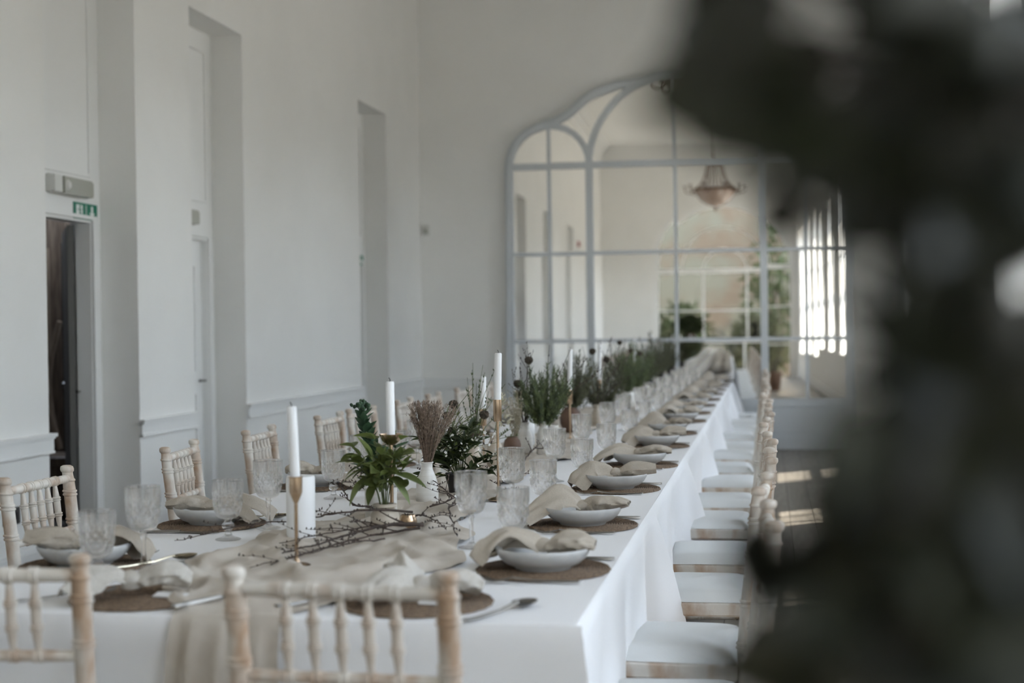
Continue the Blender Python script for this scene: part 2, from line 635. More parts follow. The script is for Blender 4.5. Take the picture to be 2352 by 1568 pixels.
def arch(cx, r, zs, n=20, a0=PI, a1=0):
    return [(cx + r * math.cos(a0 + (a1 - a0) * i / n), zs + r * math.sin(a0 + (a1 - a0) * i / n)) for i in range(n + 1)]


mb = MB()
mb.box(XL - .5, CXB - HW, YB - .35, YB, 0, ZC)
mb.box(CXB + HW, XR + .5, YB - .35, YB, 0, ZC)
A = arch(CXB, HW, ZS, 24)
top = [(CXB + HW, ZC), (CXB - HW, ZC)]
for i in range(24):
    (x0, z0), (x1, z1) = A[i], A[i + 1]
    mb.prism([(x0, z0), (x1, z1), (x1, ZC), (x0, ZC)], YB - .35, YB)
struct('wall_back', mb, M_['wall'])
q = MB().bar([(CXB - HW + .05, 0)] + arch(CXB, HW - .05, ZS, 24) + [(CXB + HW - .05, 0)], .12, YB - .25, YB - .15)
q.bar([(CXB - HW + .05, ZS), (CXB + HW - .05, ZS)], .12, YB - .247, YB - .153)
root = struct('window_arched', q, M_['trim'])
for x in (-.6, .6):
    MB().box(CXB + x - .03, CXB + x + .03, YB - .23, YB - .17, 0, ZS).build('mullion', M_['trim'], root, False)
for z in (.9, 1.9):
    MB().box(CXB - HW + .1, CXB + HW - .1, YB - .22, YB - .18, z - .02, z + .02).build('glazing_bar', M_['trim'], root, False)
for r_ in (.6, 1.2):
    MB().bar(arch(CXB, r_, ZS, 16), .04, YB - .22, YB - .18).build('glazing_bar', M_['trim'], root, False)
for (x0, x1) in ((-HW + .1, -.6), (-.6, .6), (.6, HW - .1)):
    for (z0, z1) in ((0, .9), (.9, 1.9), (1.9, ZS)):
        MB().add([(CXB + x0, YB - .2, z0), (CXB + x1, YB - .2, z0), (CXB + x1, YB - .2, z1), (CXB + x0, YB - .2, z1)], [[0, 1, 2, 3]]).build('pane', M_['pane'], root, False)
P = arch(CXB, HW - .1, ZS, 20)
MB().add([(x, YB - .2, z) for x, z in P], [list(range(len(P)))]).build('pane', M_['pane'], root, False)

# walled garden court behind the arched window
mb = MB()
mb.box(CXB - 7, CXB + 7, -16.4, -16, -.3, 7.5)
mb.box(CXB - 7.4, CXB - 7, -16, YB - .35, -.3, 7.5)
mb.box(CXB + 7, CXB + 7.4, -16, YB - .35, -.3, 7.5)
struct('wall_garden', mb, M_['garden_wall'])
mb = MB().box(-60, 60, -70, 60, -.5, -.3)
struct('ground', mb, M_['pale_ground'])

# the dim room behind the open door
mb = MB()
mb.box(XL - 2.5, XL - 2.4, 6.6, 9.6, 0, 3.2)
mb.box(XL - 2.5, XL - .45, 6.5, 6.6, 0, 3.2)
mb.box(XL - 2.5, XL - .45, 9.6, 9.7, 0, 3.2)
mb.box(XL - 2.5, XL - .45, 6.5, 8.7, 2.7, 2.8)                # roof cut short out of view, an added gap to light the room
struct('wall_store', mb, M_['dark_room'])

# ------------------------------------------------------------------ arched mirror of many panes
MR = thing('arched_mirror', 'huge white arched window-shaped mirror of many panes on the end wall', 'mirror', (0, 0, 0))
y1 = YF - .002
rs = .42
SX = 1.865
mx = .955
zr = [.55, 1.205, 2.185, 3.17]
C = CX
Zs = 3.17
sideL = arch(C - (SX + mx) / 2, (SX - mx) / 2, Zs, 14)
sideR = arch(C + (SX + mx) / 2, (SX - mx) / 2, Zs, 14)
mid = arch(C, mx, Zs, 28)
cl = C - (SX + mx) / 2
hs = (SX - mx) / 2
outer_l = [(C - SX, 0.1), (C - SX, Zs)] + [(cl + hs * math.cos(a), Zs + hs * math.sin(a)) for a in [PI - PI / 2 * i / 8 for i in range(1, 8)]]
sp = curve([(cl - .05, Zs + hs + .01), (cl + .2, Zs + hs + .10), (C - .95, Zs + .76), (C - .6, Zs + .88)], 12)
outer_l += [(p.x, p.y) for p in sp]
outer_l += [(C + (mx + .0) * math.cos(a), Zs + (mx + .005) * math.sin(a)) for a in [R(116) - R(26) * i / 6 for i in range(1, 7)]]
outer = outer_l + [(2 * C - x, z) for x, z in outer_l[-2::-1]]
MB().bar(outer, .085, YF - .07, y1).build('frame', M_['frame'], MR, False)
MB().bar([(C - SX - .05, .1)] + outer[1:-1] + [(C + SX + .05, .1)], .03, YF - .085, y1).build('frame_bead', M_['frame'], MR, False)
for x in (C - mx, C + mx):
    MB().box(x - .04, x + .04, YF - .062, y1, .1, Zs).build('mullion', M_['frame'], MR, False)
for ar, dp in ((sideL, .058), (sideR, .0575), (mid, .0615)):
    MB().bar(ar, .07, YF - dp, y1).build('arch_moulding', M_['frame'], MR, False)
for sg in (-1, 1):
    MB().prism([(C + sg * mx - .035, Zs + .02), (C + sg * mx + .035, Zs + .02), (C + sg * mx + .045, Zs + .20), (C + sg * mx - .045, Zs + .20)], YF - .054, y1).build('spandrel_block', M_['frame'], MR, False)
MB().box(C - SX, C + SX, YF - .06, y1, Zs - .035, Zs + .035).build('transom', M_['frame'], MR, False)
for z in zr[1:3]:
    for (a, b) in ((-SX, -mx), (-mx, 0), (0, mx), (mx, SX)):
        MB().box(C + a, C + b, YF - .05, y1, z - .02, z + .02).build('muntin', M_['frame'], MR, False)
for x, zt in ((cl, Zs + hs), (2 * C - cl, Zs + hs), (C, Zs + mx)):
    MB().box(x - .02, x + .02, YF - .047, y1, zr[0], zt).build('muntin', M_['frame'], MR, False)
for (a, b) in ((-SX, -mx), (-mx, mx), (mx, SX)):             # moulded panels under the glass
    q = MB().box(C + a, C + b, YF - .05, y1, .12, .55)
    pan = q.build('lower_panel', M_['frame'], MR, False)
    q = MB().bar([(C + a + .08, .19), (C + b - .08, .19), (C + b - .08, .47), (C + a + .08, .47), (C + a + .08, .19)], .025, YF - .06, YF - .05)
    q.build('panel_moulding', M_['frame'], pan, False)
MB().box(C - SX - .07, C + SX + .07, YF - .09, y1, 0, .125).build('plinth', M_['frame'], MR, False)
MB().box(C - SX - .02, C + SX + .02, YF - .075, y1, .125, .15).build('plinth', M_['frame'], MR, False)
random.seed(11)


def glass_pane(poly):
    cx = sum(p[0] for p in poly) / len(poly)
    cz = sum(p[1] for p in poly) / len(poly)
    q = MB().prism([(x - cx, z - cz) for x, z in poly], -.002, .002)
    M = T(cx, YF - .018, cz) @ RZ(R(.7 + random.uniform(-.1, .1))) @ RX(R(random.uniform(-.12, .12)))
    o = q.build('pane', M_['mirror'], MR, False)
    o.matrix_local = M


cols = [C - SX, cl, C - mx, C, C + mx, 2 * C - cl, C + SX]
for a, b in zip(cols, cols[1:]):
    for z0, z1 in zip(zr, zr[1:]):
        glass_pane([(a, z0), (b, z0), (b, z1), (a, z1)])
for c_, r_ in ((cl, hs), (2 * C - cl, hs), (C, mx)):
    A = arch(c_, r_, Zs, 16)
    glass_pane([(c_, Zs)] + A[8:][::-1])
    glass_pane([(c_, Zs)] + A[:9][::-1])
for sgn in (1, -1):                                          # spandrel between side arch, centre arch and outer curve
    lo = [(cl + hs * math.cos(a), Zs + hs * math.sin(a)) for a in [R(90) - R(90) * i / 8 for i in range(9)]]
    hi = [(C + mx * math.cos(a), Zs + mx * math.sin(a)) for a in [PI - R(64) * i / 10 for i in range(1, 11)]]
    tp = [(p.x, p.y) for p in sp[::-1] if p.x > cl]
    poly = lo + hi + tp
    if sgn < 0:
        poly = [(2 * C - x, z) for x, z in poly][::-1]
    glass_pane(poly)

# ------------------------------------------------------------------ fittings on the walls
Mx = Matrix(((0, 1, 0, 0), (1, 0, 0, 0), (0, 0, 1, 0), (0, 0, 0, 1)))


def emergency_light(y, z, label):
    t = thing('emergency_light', label, 'light fitting', (xb, y, z), 0, 'emergency lights over the side doors')
    MB().box(0, .03, -.24, .24, -.055, .06, None, .008).build('housing', M_['plastic'], t, False)
    q = MB().prism([(-.14, -.05), (.22, -.05), (.225, -.03), (.225, .035), (.2, .05), (-.14, .05)], .03, .07, Mx)
    q.build('diffuser', M_['diffuser'], t, False)
    MB().box(.03, .06, -.24, -.15, -.05, .055, None, .006).build('end_cap', M_['plastic'], t, False)
    MB().lathe([(.0, .0), (.03, .0), (.02, .012), (0, .014)], 14, T(.07, -.1, 0.0) @ RY(R(90))).build('lamp_lens', M_['plastic'], t)


def exit_sign(y, z, label):
    t = thing('exit_sign', label, 'sign', (xb, y, z), 0, 'green exit signs over the side doors')
    MB().box(.0, .008, -.15, .15, -.05, .05).build('plate', M_['green_sign'], t, False)
    k = .0095
    # white doorway with the running figure, then the arrow
    q = MB().prism([(-.125, -.036), (-.045, -.036), (-.045, .036), (-.125, .036)], .008, k, Mx)
    q.build('door_symbol', M_['sign_white'], t, False)
    q = MB()
    q.lathe([(0, .0), (.009, .0), (.009, .0008), (0, .0008)], 10, T(k, -.078, .026) @ RY(R(90)))
    for pts in ([(-.085, -.012), (-.07, -.005), (-.078, .016), (-.09, .012)], [(-.085, -.01), (-.075, -.006), (-.092, -.034), (-.104, -.034)],
                [(-.08, -.01), (-.07, -.008), (-.055, -.02), (-.06, -.03)], [(-.09, .012), (-.086, .016), (-.108, .006), (-.108, .0)], [(-.076, .014), (-.072, .01), (-.055, .004), (-.054, .01)]):
        q.prism(pts, k, k + .001, Mx)
    q.build('running_figure', M_['green_sign'], t, False)
    q = MB().prism([(.0, -.04), (.006, -.04), (.006, .04), (.0, .04)], .008, k, Mx)
    q.build('divider', M_['sign_white'], t, False)
    q = MB()
    q.prism([(.068, .036), (.092, .036), (.092, -.004), (.068, -.004)], .008, k, Mx)
    q.prism([(.045, -.004), (.115, -.004), (.08, -.038)], .008, k, Mx)
    q.build('arrow_symbol', M_['sign_white'], t, False)


emergency_light(7.96, 2.235, 'grey emergency light fitting above the open dark doorway')
emergency_light(9.62, 2.19, 'grey emergency light fitting in the niche with the closed white door')
exit_sign(8.20, 2.105, 'green exit sign with running figure and arrow over the open doorway')
exit_sign(14.18, 2.08, 'green exit sign seen edge-on in the far niche near the corner')

t = thing('motion_sensor', 'small pale motion sensor in the corner of the far wall', 'sensor', (-3.83, YF, 2.49))
MB().box(-.04, .04, -.035, 0, -.06, .06, None, .012).build('body', M_['plastic'], t, False)
MB().lathe([(.024, 0), (.02, .015), (0, .022)], 12, T(0, -.035, -.015) @ RX(R(90))).build('lens', M_['diffuser'], t)
t = thing('wall_socket', 'dark double socket low on the wall behind the nearest wall-side chair', 'socket', (XL, 6.83, .40))
MB().box(0, .014, -.075, .075, -.045, .045, None, .004).build('plate', M_['socket'], t, False)
for s in (-1, 1):
    MB().box(.014, .018, s * .035 - .012, s * .035 + .012, -.02, .02).build('outlet', M_['black'], t, False)
t = thing('pipe_casing', 'low white boxed pipe casing in the corner beside the mirror', 'casing', (1.33, 15.62, 0))
MB().box(-.06, .03, -.2, .2, 0, .62, None, .004).build('casing_body', M_['trim'], t, False)
t = thing('corner_socket', 'small dark socket on the pipe casing in the far corner', 'socket', (1.27, 15.42, .24))
MB().box(-.0, .075, -.012, 0, -.05, .05, None, .003).build('plate', M_['socket'], t, False)
MB().box(.02, .055, -.016, -.012, -.02, .02).build('outlet', M_['black'], t, False)
t = thing('fire_sounder', 'small red alarm sounder high on the side wall, seen in the mirror', 'alarm', (XL, -.6, 3.3))
MB().lathe([(0, 0), (.07, 0), (.07, .03), (.05, .06), (0, .065)], 16, RY(R(90))).build('sounder_body', M_['red'], t)
MB().lathe([(.075, 0), (.075, .012), (.05, .013)], 16, RY(R(90))).build('base', M_['plastic'], t)

# things in the dim room
t = thing('bentwood_chair', 'old brown bentwood chair standing in the dim doorway', 'chair', (-4.87, 9.13, 0))
for (p, r) in (([(.05, 0, 1.44), (-.02, .01, 1.2), (-.05, .02, 1.0), (-.02, .01, .78), (.04, 0, .56)], .02), ([(-.07, .05, 1.95), (-.07, .05, 1.5), (-.075, .05, .5)], .022), ([(-.04, .0, 1.75), (-.055, .03, 1.3), (-.10, .03, .9)], .014)):
    MB().tube(curve(p, 12), r, 8, True).build('back_bow', M_['bent_wood'], t)
MB().box(-.2, .2, -.18, .2, .46, .52, None, .012).build('seat', M_['brown_wood'], t, False)
for sx in (-.16, .16):
    for sy in (-.14, .16):
        MB().tube([(sx * 1.1, sy * 1.1, 0), (sx, sy, .47)], .018, 8).build('leg', M_['brown_wood'], t)
t = thing('dark_cabinet', 'tall black cabinet with a round metal knob inside the dim room', 'cabinet', (-4.70, 9.42, 0))
MB().box(-.20, .25, -.10, .12, 0, 2.0, None, .01).build('carcass', M_['black'], t, False)
dd = MB().box(-.19, .24, -.12, -.10, .08, 1.95, None, .005).build('cabinet_door', M_['black'], t, False)
MB().lathe([(.008, 0), (.008, .02), (.024, .03), (.026, .04), (.016, .052), (0, .054)], 14, T(-.165, -.12, .99) @ RX(R(90))).build('knob', M_['steel'], dd)
t = thing('brown_drapery', 'dusky brown curtain hanging beyond the open doorway', 'curtain', (-5.25, 9.52, 0))
MB().grid(40, 6, lambda u, v: (-.6 + u * 1.0, .03 * math.sin(u * 40) + .015 * math.sin(u * 17 + v), .05 + v * 2.5)).build('curtain_panel', M_['brown_wood'], t)

# ------------------------------------------------------------------ tables and cloths
TX0, TX1, TZ, TY0, TL = -1.88, -.37, .75, 2.80, 1.83
TCX = (TX0 + TX1) / 2
random.seed(2)
for k in range(7):
    y0 = TY0 + TL * k
    t = thing('trestle_table', 'wooden trestle table under the white cloth, %s from the near end' % ORD[k], 'table', (TCX, y0 + TL / 2, 0), 0, 'tables pushed together in one long row')
    MB().box(TX0 - TCX + .02, TX1 - TCX - .02, -TL / 2 + .01, TL / 2 - .01, TZ - .035, TZ - .006, None, .004).build('tabletop', M_['brown_wood'], t, False)
    for yy in (-.62, .62):
        for xx in (-.5, .5):
            MB().tube([(xx, yy, 0), (xx, yy, TZ - .03)], .018, 8).build('leg', M_['steel'], t)


def cloth(k):
    y0, y1 = TY0 + TL * k, TY0 + TL * (k + 1)
    q = MB()
    ya = y0 - (.05 if k else 0)
    hw = (TX1 - TX0) / 2
    ph = k * 1.7
    zt = TZ + .0002 * (k % 2)
    L = .56

    def side(sg):
        def fn(u, v):
            y = ya + (y1 - ya) * u
            t = max(0, (v - .08) / .92)
            e1, e0 = math.exp(-((y - y1) / .13) ** 2), math.exp(-((y - y0) / .13) ** 2)
            amp = .15 * e1 + (.05 if k else .03) * e0 + .018 * math.sin(9.5 * y + ph) + .010 * math.sin(23 * y + ph * 2)
            off = t ** .8 * (amp + .004) - .012 * t
            if v < .08:
                a = v / .08 * PI / 2
                return (sg * (hw - .014 + .014 * math.sin(a)) + TCX, y, zt - .014 * (1 - math.cos(a)))
            yy = y + t * (.05 * e1 - (.05 * e0 if k else 0)) - (0 if k else math.exp(-((y - y0) / .05) ** 2) * (.0135 + .01 * t))
            return (TCX + sg * (hw + off), yy, zt - .014 - t * L)
        return fn
    q.grid(84, 16, side(1))
    q.grid(84, 16, side(-1))
    q.grid(24, 12, lambda u, v: (TCX + (v * 2 - 1) * (hw - .014), ya + (y1 - ya) * u, TZ + .0002 * (k % 2) + min(1, u * 14, (1 - u) * 14) * (.001 * (k % 2) + .0008 * nz(u * 6 + k, v * 4))))
    if k == 0:
        def front(u, v):
            x = TX0 + (TX1 - TX0) * u
            t = max(0, (v - .06) / .94)
            if v < .06:
                a = v / .06 * PI / 2
                return (x, y0 - .014 * math.sin(a), zt - .014 * (1 - math.cos(a)))
            ed = max(0, abs(u * 2 - 1) - .9) / .1
            off = t ** .8 * (.03 + .018 * math.sin(9.5 * y0 + ph) + .010 * math.sin(23 * y0 + ph * 2) + .004) - .012 * t
            x = x + (1 if u > .5 else -1) * ed ** 2 * off
            return (x, y0 - .014 - t * (.01 + (1 - ed) * .008 * math.sin(x * 16)), zt - .014 - t * L)
        q.grid(50, 14, front)
    o = q.build('tablecloth', M_['cloth'], None, True, 80)
    lab = 'white tablecloth over the %s table from the near end of the row' % ORD[k]
    if k == 0:
        lab = 'white tablecloth on the nearest table, hanging over its front edge'
    tag(o, lab, 'tablecloth', 'white tablecloths along the row')


for k in range(7):
    cloth(k)

# gauze runner down the middle, rumpled, falling over the near edge
RH = .30


def runner_fn(u, v):
    y = TY0 + .004 + u * 11.6
    w = .20 + .06 * math.sin(y * 2.1 + .4) + .05 * nz(y * .9, 3.1) + .06 * math.exp(-((y - 3.55) / .5) ** 2) + .02 * math.sin(y * 13) - .07 * math.exp(-((y - 2.8) / .22) ** 2)
    x = -1.13 + (v * 2 - 1) * w + .03 * nz(y * 2.2, v * 3, 7) + .02 * math.exp(-((y - 2.8) / .2) ** 2)
    n1 = nz(x * 5.2, y * 3.1, 1.5)
    rg = (1 - min(1, abs(nz(x * 4.2 + y * 1.5, y * 2.7, 4.2, 2)) * 2.2)) ** 2
    rg2 = (1 - min(1, abs(nz(x * 8.0 - y * 2.5, y * 5.5, 9.2, 2)) * 2.4)) ** 2
    edge = min(1, min(v, 1 - v) * 14)
    fall = min(1, (y - TY0) / .18)
    near = 1.2 if y < 4.6 else .8
    z = TZ + .004 + fall * near * (.008 * max(0, n1) + .019 * rg + .011 * rg2) * (.3 + .7 * edge) + .022 * (1 - edge) * max(0, nz(y * 6, v * 9, 2)) * fall
    return (x, y, z)


q = MB()
q.grid(620, 48, runner_fn)


def drop_fn(u, v):
    x, y, z = runner_fn(0, v)
    t = u
    if u < .05:
        a = u / .05 * PI / 2
        return (x, TY0 + .002 - .022 * math.sin(a), TZ + .005 - .022 * (1 - math.cos(a)))
    fold = .010 * math.sin(v * 22) + .008 * math.sin(v * 11 + 1)
    return (x - .05 * t * (1 - v * 1.0) + .02 * t * v, TY0 - .036 - t * .012 + fold * (.6 + t), TZ - .017 - t * .66)


q.grid(24, 60, drop_fn)
o = q.build('table_runner', M_['runner'], None, True, 80)
tag(o, 'rumpled beige gauze runner along the middle of the table', 'runner')

# ------------------------------------------------------------------ bamboo-style chairs
SP = [(.0, 0), (.0052, .002), (.0056, .01), (.0100, .050), (.0135, .053), (.0135, .056), (.0102, .058), (.0135, .060), (.0135, .063), (.0105, .066), (.0110, .104), (.0138, .107), (.0138, .110), (.0104, .112), (.0138, .114), (.0138, .117), (.0100, .120), (.0054, .168), (.0, .17)]


def ring_prof(L, r, rings, taper=1.0):
    out = [(0, 0), (r, 0)]
    for z in rings:
        rr = r * (1 + (taper - 1) * z / L)
        out += [(rr, z - .011), (rr * 1.22, z - .009), (rr * 1.22, z - .003), (rr, z - .0015), (rr, z + .0015), (rr * 1.22, z + .003), (rr * 1.22, z + .009), (rr, z + .011)]
    out += [(r * taper, L), (0, L)]
    return out


def aim(p, q):
    d = Vector(q) - Vector(p)
    return T(*p) @ d.to_track_quat('Z', 'Y').to_matrix().to_4x4(), d.length


def rod(name, p, q, r, rings, parent, seg=12, taper=1):
    M, L = aim(p, q)
    m = MB().lathe(ring_prof(L, r, [L * f for f in rings], taper), seg, M)
    return m.build(name, M_['wood'], parent)


def make_chair(label, loc, rz):
    t = thing('chiavari_chair', label, 'chair', loc, rz, 'limewashed bamboo-style chairs round the table')
    bx, hw = .165, .185
    # seat frame and cushion
    q = MB().box(-.165, .165, -.20, .20, .40, .445, None, .006)
    q.build('seat', M_['wood'], t, False)
    pts = []

    def cush(u, v):
        x, y = (u * 2 - 1), (v * 2 - 1)
        k = (1 - abs(x) ** 6) * (1 - abs(y) ** 6)
        return (-.002 + x * .163, y * .197, .446 + .042 * max(0, k) ** .35)
    q = MB().grid(14, 14, cush)
    q.grid(1, 1, lambda u, v: (-.002 + (u * 2 - 1) * .163, (1 - v * 2) * .197, .446))
    q.build('cushion', M_['cushion'], t, True, 80)
    for s in (-1, 1):
        # rear leg and back post in one turned piece
        pr = [(0, 0), (.015, 0), (.0185, .02)]
        for z in (.16, .30, .50, .61, .74, .83):
            pr += [(.0195, z - .010), (.0230, z - .008), (.0230, z - .003), (.0195, z - .0012), (.0195, z + .0012), (.0230, z + .003), (.0230, z + .008), (.0195, z + .010)]
        pr += [(.0190, .866), (.0218, .869), (.0218, .873), (.0185, .876), (.0168, .888), (.0168, .896), (.0205, .900), (.0217, .907), (.0195, .915), (.012, .919), (0, .920)]
        q = MB().lathe(pr, 14)
        q.v = [(x + bx + .015 + (.05 * ((z - .44) / .48) ** 1.15 if z > .44 else .05 * ((.44 - z) / .44) ** 1.5), y + s * (hw + .008 * (z / .92)), z) for x, y, z in q.v]
        q.build('back_post', M_['wood'], t)
        rod('front_leg', (-.155, s * .185, 0), (-.148, s * .178, .40), .0165, (.3, .6, .9), t)
        rod('stretcher', (-.152, s * .18, .17), (.200, s * .188, .17), .0095, (.3, .7), t, 10)
        rod('stretcher', (-.151, s * .18, .27), (.188, s * .188, .27), .0095, (.3, .7), t, 10)
    rod('stretcher', (-.152, -.18, .22), (-.152, .18, .22), .0095, (.3, .7), t, 10)
    rod('stretcher', (.192, -.18, .22), (.192, .18, .22), .0095, (.3, .7), t, 10)
    fr = [(-1 + 2 * k / 6) for k in range(1, 6)]
    rod('top_rail', (.2245, -.188, .876), (.2245, .188, .876), .0135, [(f * .15 + .188) / .376 for f in fr], t)
    rod('lower_rail', (.2055, -.186, .715), (.2055, .186, .715), .0115, [(f * .15 + .186) / .372 for f in fr], t)
    sm = MB().lathe([(r, z * .92) for r, z in SP], 10).mesh('spindle', M_['wood'])
    for f in fr:
        p, e = (.2058, f * .15, .718), (.2240, f * .15, .875)
        M, L = aim(p, e)
        put('spindle', sm, t, M)
    return t


ch0 = None
CH = []
rs_ = [3.32, 4.0, 4.85, 5.6, 6.55, 7.3, 8.2, 9.0, 9.9, 10.7, 11.6, 12.4, 13.3, 14.2]
for k, y in enumerate(rs_):
    CH.append((-.225 - .02 * (k % 3 == 1) - .015 * (k > 6), y, R([2, -3, 1, 3, -2, 2, -1][k % 7]), 'limewashed bamboo-style chair with pale cushion, %s from the near end on the window side' % ORD[k]))
ls_ = [4.10, 5.22, 6.08, 7.1, 7.68, 8.65, 9.45, 10.4, 11.3]
for k, y in enumerate(ls_):
    CH.append((-2.02, y, PI + R([0, 7, 3, 0, -4, 2, 3, -2, 1][k]), 'limewashed bamboo-style chair, %s from the near end on the wall side' % ORD[k]))
CH.append((-.752, 2.67, -PI / 2 + R(-2), 'limewashed bamboo-style chair at the near table end, back view in full'))
CH.append((-1.535, 2.76, -PI / 2 + R(7), 'limewashed bamboo-style chair at the near table end, beside the wall side'))
for x, y, a, lab in CH:
    if ch0 is None:
        ch0 = make_chair(lab, (x, y, 0), a)
    else:
        c = dup(ch0, (x, y, 0), a, lab)
        if 'back view' in lab:
            c.scale = (1, 1.04, 1)

# ------------------------------------------------------------------ tableware
def mat_mesh():
    seg, rows = 72, 22
    r0 = .165
    prof = [(0, .004)]
    for j in range(1, rows * 2):
        prof.append((r0 * j / (rows * 2), .0042 + (.0022 if j % 2 else 0)))
    prof += [(r0, .003), (r0 * .995, .0), (0, 0)]

    def mod(a, j, z):
        if j >= rows * 2 - 2:
            return 1 + .008 * math.sin(a * 48)
        return 1 + .004 * math.sin(a * 36 + j * 1.3)
    return MB().lathe(prof, seg, None, mod)


BOWL = [(0, .006), (.062, .006), (.064, .0), (.068, .0), (.071, .005), (.090, .013), (.106, .027), (.1145, .041), (.1175, .050), (.1165, .0525), (.114, .051), (.108, .040), (.098, .027), (.082, .016), (.05, .0115), (0, .011)]


def flat_tube(q, path, wd, ht, n=22, seg=26, wr=.40, seed=0, upv=(0, 0, 1), twist=0, flare=0):
    P = curve(path, n)
    rows = []
    for i, p in enumerate(P):
        t = (P[min(i + 1, n)] - P[max(i - 1, 0)]).normalized()
        W = t.cross(Vector(upv)).normalized()
        W = Matrix.Rotation(twist * i / n, 3, t) @ W
        N = W.cross(t)
        w, h = lerp(wd, i / n), lerp(ht, i / n)
        row = []
        for k in range(seg):
            a = 2 * PI * k / seg
            r = 1 + wr * nz(i * .22 + seed, math.cos(a) * 1.5, math.sin(a) * 1.5 + seed, 2)
            ca, sa = math.cos(a), math.sin(a)
            hh = h * (1 + .9 * wr * math.sin(a * 3 + seed + i * .12) + .5 * wr * math.sin(a * 5 + seed * 2 - i * .2))
            row.append((p + W * (w * ca * r) + N * (hh * sa * (1.0 if sa > 0 else .8)), W * ca * w + N * sa * h))
        rows.append(row)
    vs = [pt for row in rows for pt, _ in row]
    inn = [pt - d.normalized() * .0022 for row in rows for pt, d in row]
    fs = []
    m = len(rows)
    for i in range(m - 1):
        for k in range(seg):
            a, b = i * seg + k, i * seg + (k + 1) % seg
            fs.append([a, b, b + seg, a + seg])
            o = m * seg
            fs.append([a + o + seg, b + o + seg, b + o, a + o])
    o = m * seg
    for i, fl in ((0, 0), (m - 1, 1)):
        for k in range(seg):
            a, b = i * seg + k, i * seg + (k + 1) % seg
            fs.append([b, a, a + o, b + o] if not fl else [a, b, b + o, a + o])
    q.add(vs + inn, fs)


def sheet(q, path, wd, n=20, m=16, arch_=.3, seed=0, thick=.003, skew=0):
    """a folded cloth flap: arched across its width, two faces"""
    P = curve(path, n)

    def fn(off):
        def f(u, v):
            i = min(int(round(u * n)), n)
            t = (P[min(i + 1, n)] - P[max(i - 1, 0)]).normalized()
            W = t.cross(Vector((0, 0, 1))).normalized()
            N = W.cross(t)
            w = lerp(wd, u)
            s = v * 2 - 1
            cr = 1 - abs(s + .25 * math.sin(u * 3 + seed)) ** 1.25
            p = P[i] + W * (w * s + skew * u) + N * (arch_ * w * cr + .30 * w * nz(u * 2.2 + seed, s * 1.6, seed) + .10 * w * math.sin(s * 6.5 + seed + u * 2) * min(1, u * 4))
            return p + N * off
        return f
    q.grid(n, m, fn(0))
    k = len(q.v)
    q.grid(n, m, fn(-thick))
    nn = (n + 1) * (m + 1)
    b0 = k - nn
    rim = [j for j in range(m + 1)] + [i * (m + 1) + m for i in range(1, n + 1)] + [n * (m + 1) + j for j in range(m - 1, -1, -1)] + [i * (m + 1) for i in range(n - 1, 0, -1)]
    for a, b in zip(rim, rim[1:] + rim[:1]):
        q.f.append([b0 + a, b0 + b, k + b, k + a])


def napkin_parts(var):
    """tied napkin lying along x: short lobe to +x, long tail to -x over the rim; z measured from the cloth"""
    s = var * 3.7
    z0 = .052
    q1, q2, q3 = MB(), MB(), MB()
    L1 = (.128, .140, .148, .138)[var]
    dy = (.008, -.012, .006, .014)[var]
    flat_tube(q1, [(.010, .0, z0), (.04, 0, z0 + .010), (.085, dy * .5, z0 + .015), (L1, dy, z0 + (.006, .014, .018, .008)[var])],
              [.022, .029, .040, .038, .026], [.014, .019, .023, .021, (.014, .007, .017, .009)[var]], seed=s)
    if var == 0:
        sheet(q2, [(-.008, 0, z0 - .006), (-.04, -.004, z0 + .008), (-.085, -.014, z0 + .012), (-.125, -.03, z0 - .012), (-.15, -.045, z0 - .040)], [.024, .030, .040, .041, .030], arch_=1.1, seed=s)
        sheet(q2, [(-.008, .004, z0 - .004), (-.05, .03, z0 + .006), (-.095, .05, z0 - .006), (-.15, .055, z0 - .034), (-.185, .05, z0 - .047)], [.012, .032, .04, .034, .016], arch_=.7, seed=s + 5)
    elif var == 1:
        sheet(q2, [(-.008, 0, z0 - .006), (-.035, -.004, z0 + .014), (-.07, -.010, z0 + .022), (-.115, -.03, z0 - .006), (-.165, -.055, z0 - .043)], [.024, .033, .045, .047, .038], arch_=1.0, seed=s)
        sheet(q2, [(-.008, .004, z0 - .004), (-.055, .02, z0 + .012), (-.10, .03, z0 + .004), (-.135, .035, z0 - .035)], [.012, .032, .045, .03], arch_=.8, seed=s + 5)
    elif var == 2:
        sheet(q2, [(-.008, 0, z0 - .006), (-.04, 0, z0 + .012), (-.08, -.004, z0 + .018), (-.115, -.02, z0 - .01), (-.145, -.035, z0 - .046)], [.024, .031, .042, .045, .046], arch_=.9, seed=s + 2, skew=-.01)
    else:
        sheet(q2, [(-.008, 0, z0 - .006), (-.05, -.006, z0 + .002), (-.095, -.02, z0 + .004), (-.14, -.045, z0 - .014), (-.175, -.06, z0 - .040)], [.024, .030, .04, .036, .026], arch_=1.0, seed=s)
        flat_tube(q2, [(-.01, .004, z0 + .004), (-.06, .02, z0 + .010), (-.11, .05, z0 - .004), (-.155, .07, z0 - .036)], [.012, .028, .036, .036, .028], [.010, .014, .013, .010, .008], seed=s + 2)
    # the knot: a band wound round the middle
    flat_tube(q3, [(-.02, -.002, z0 + .002), (0, 0, z0 + .004), (.022, .002, z0 + .002)], [.021, .024, .0255, .0245, .023], [.012, .017, .0185, .017, .013], n=8, seed=s + 9, wr=.16)
    return [(n_, q.mesh('napkin_' + n_, M_['linen'], True, 70)) for n_, q in (('lobe', q1), ('tail', q2), ('knot', q3))]


NAP = [napkin_parts(v) for v in range(4)]


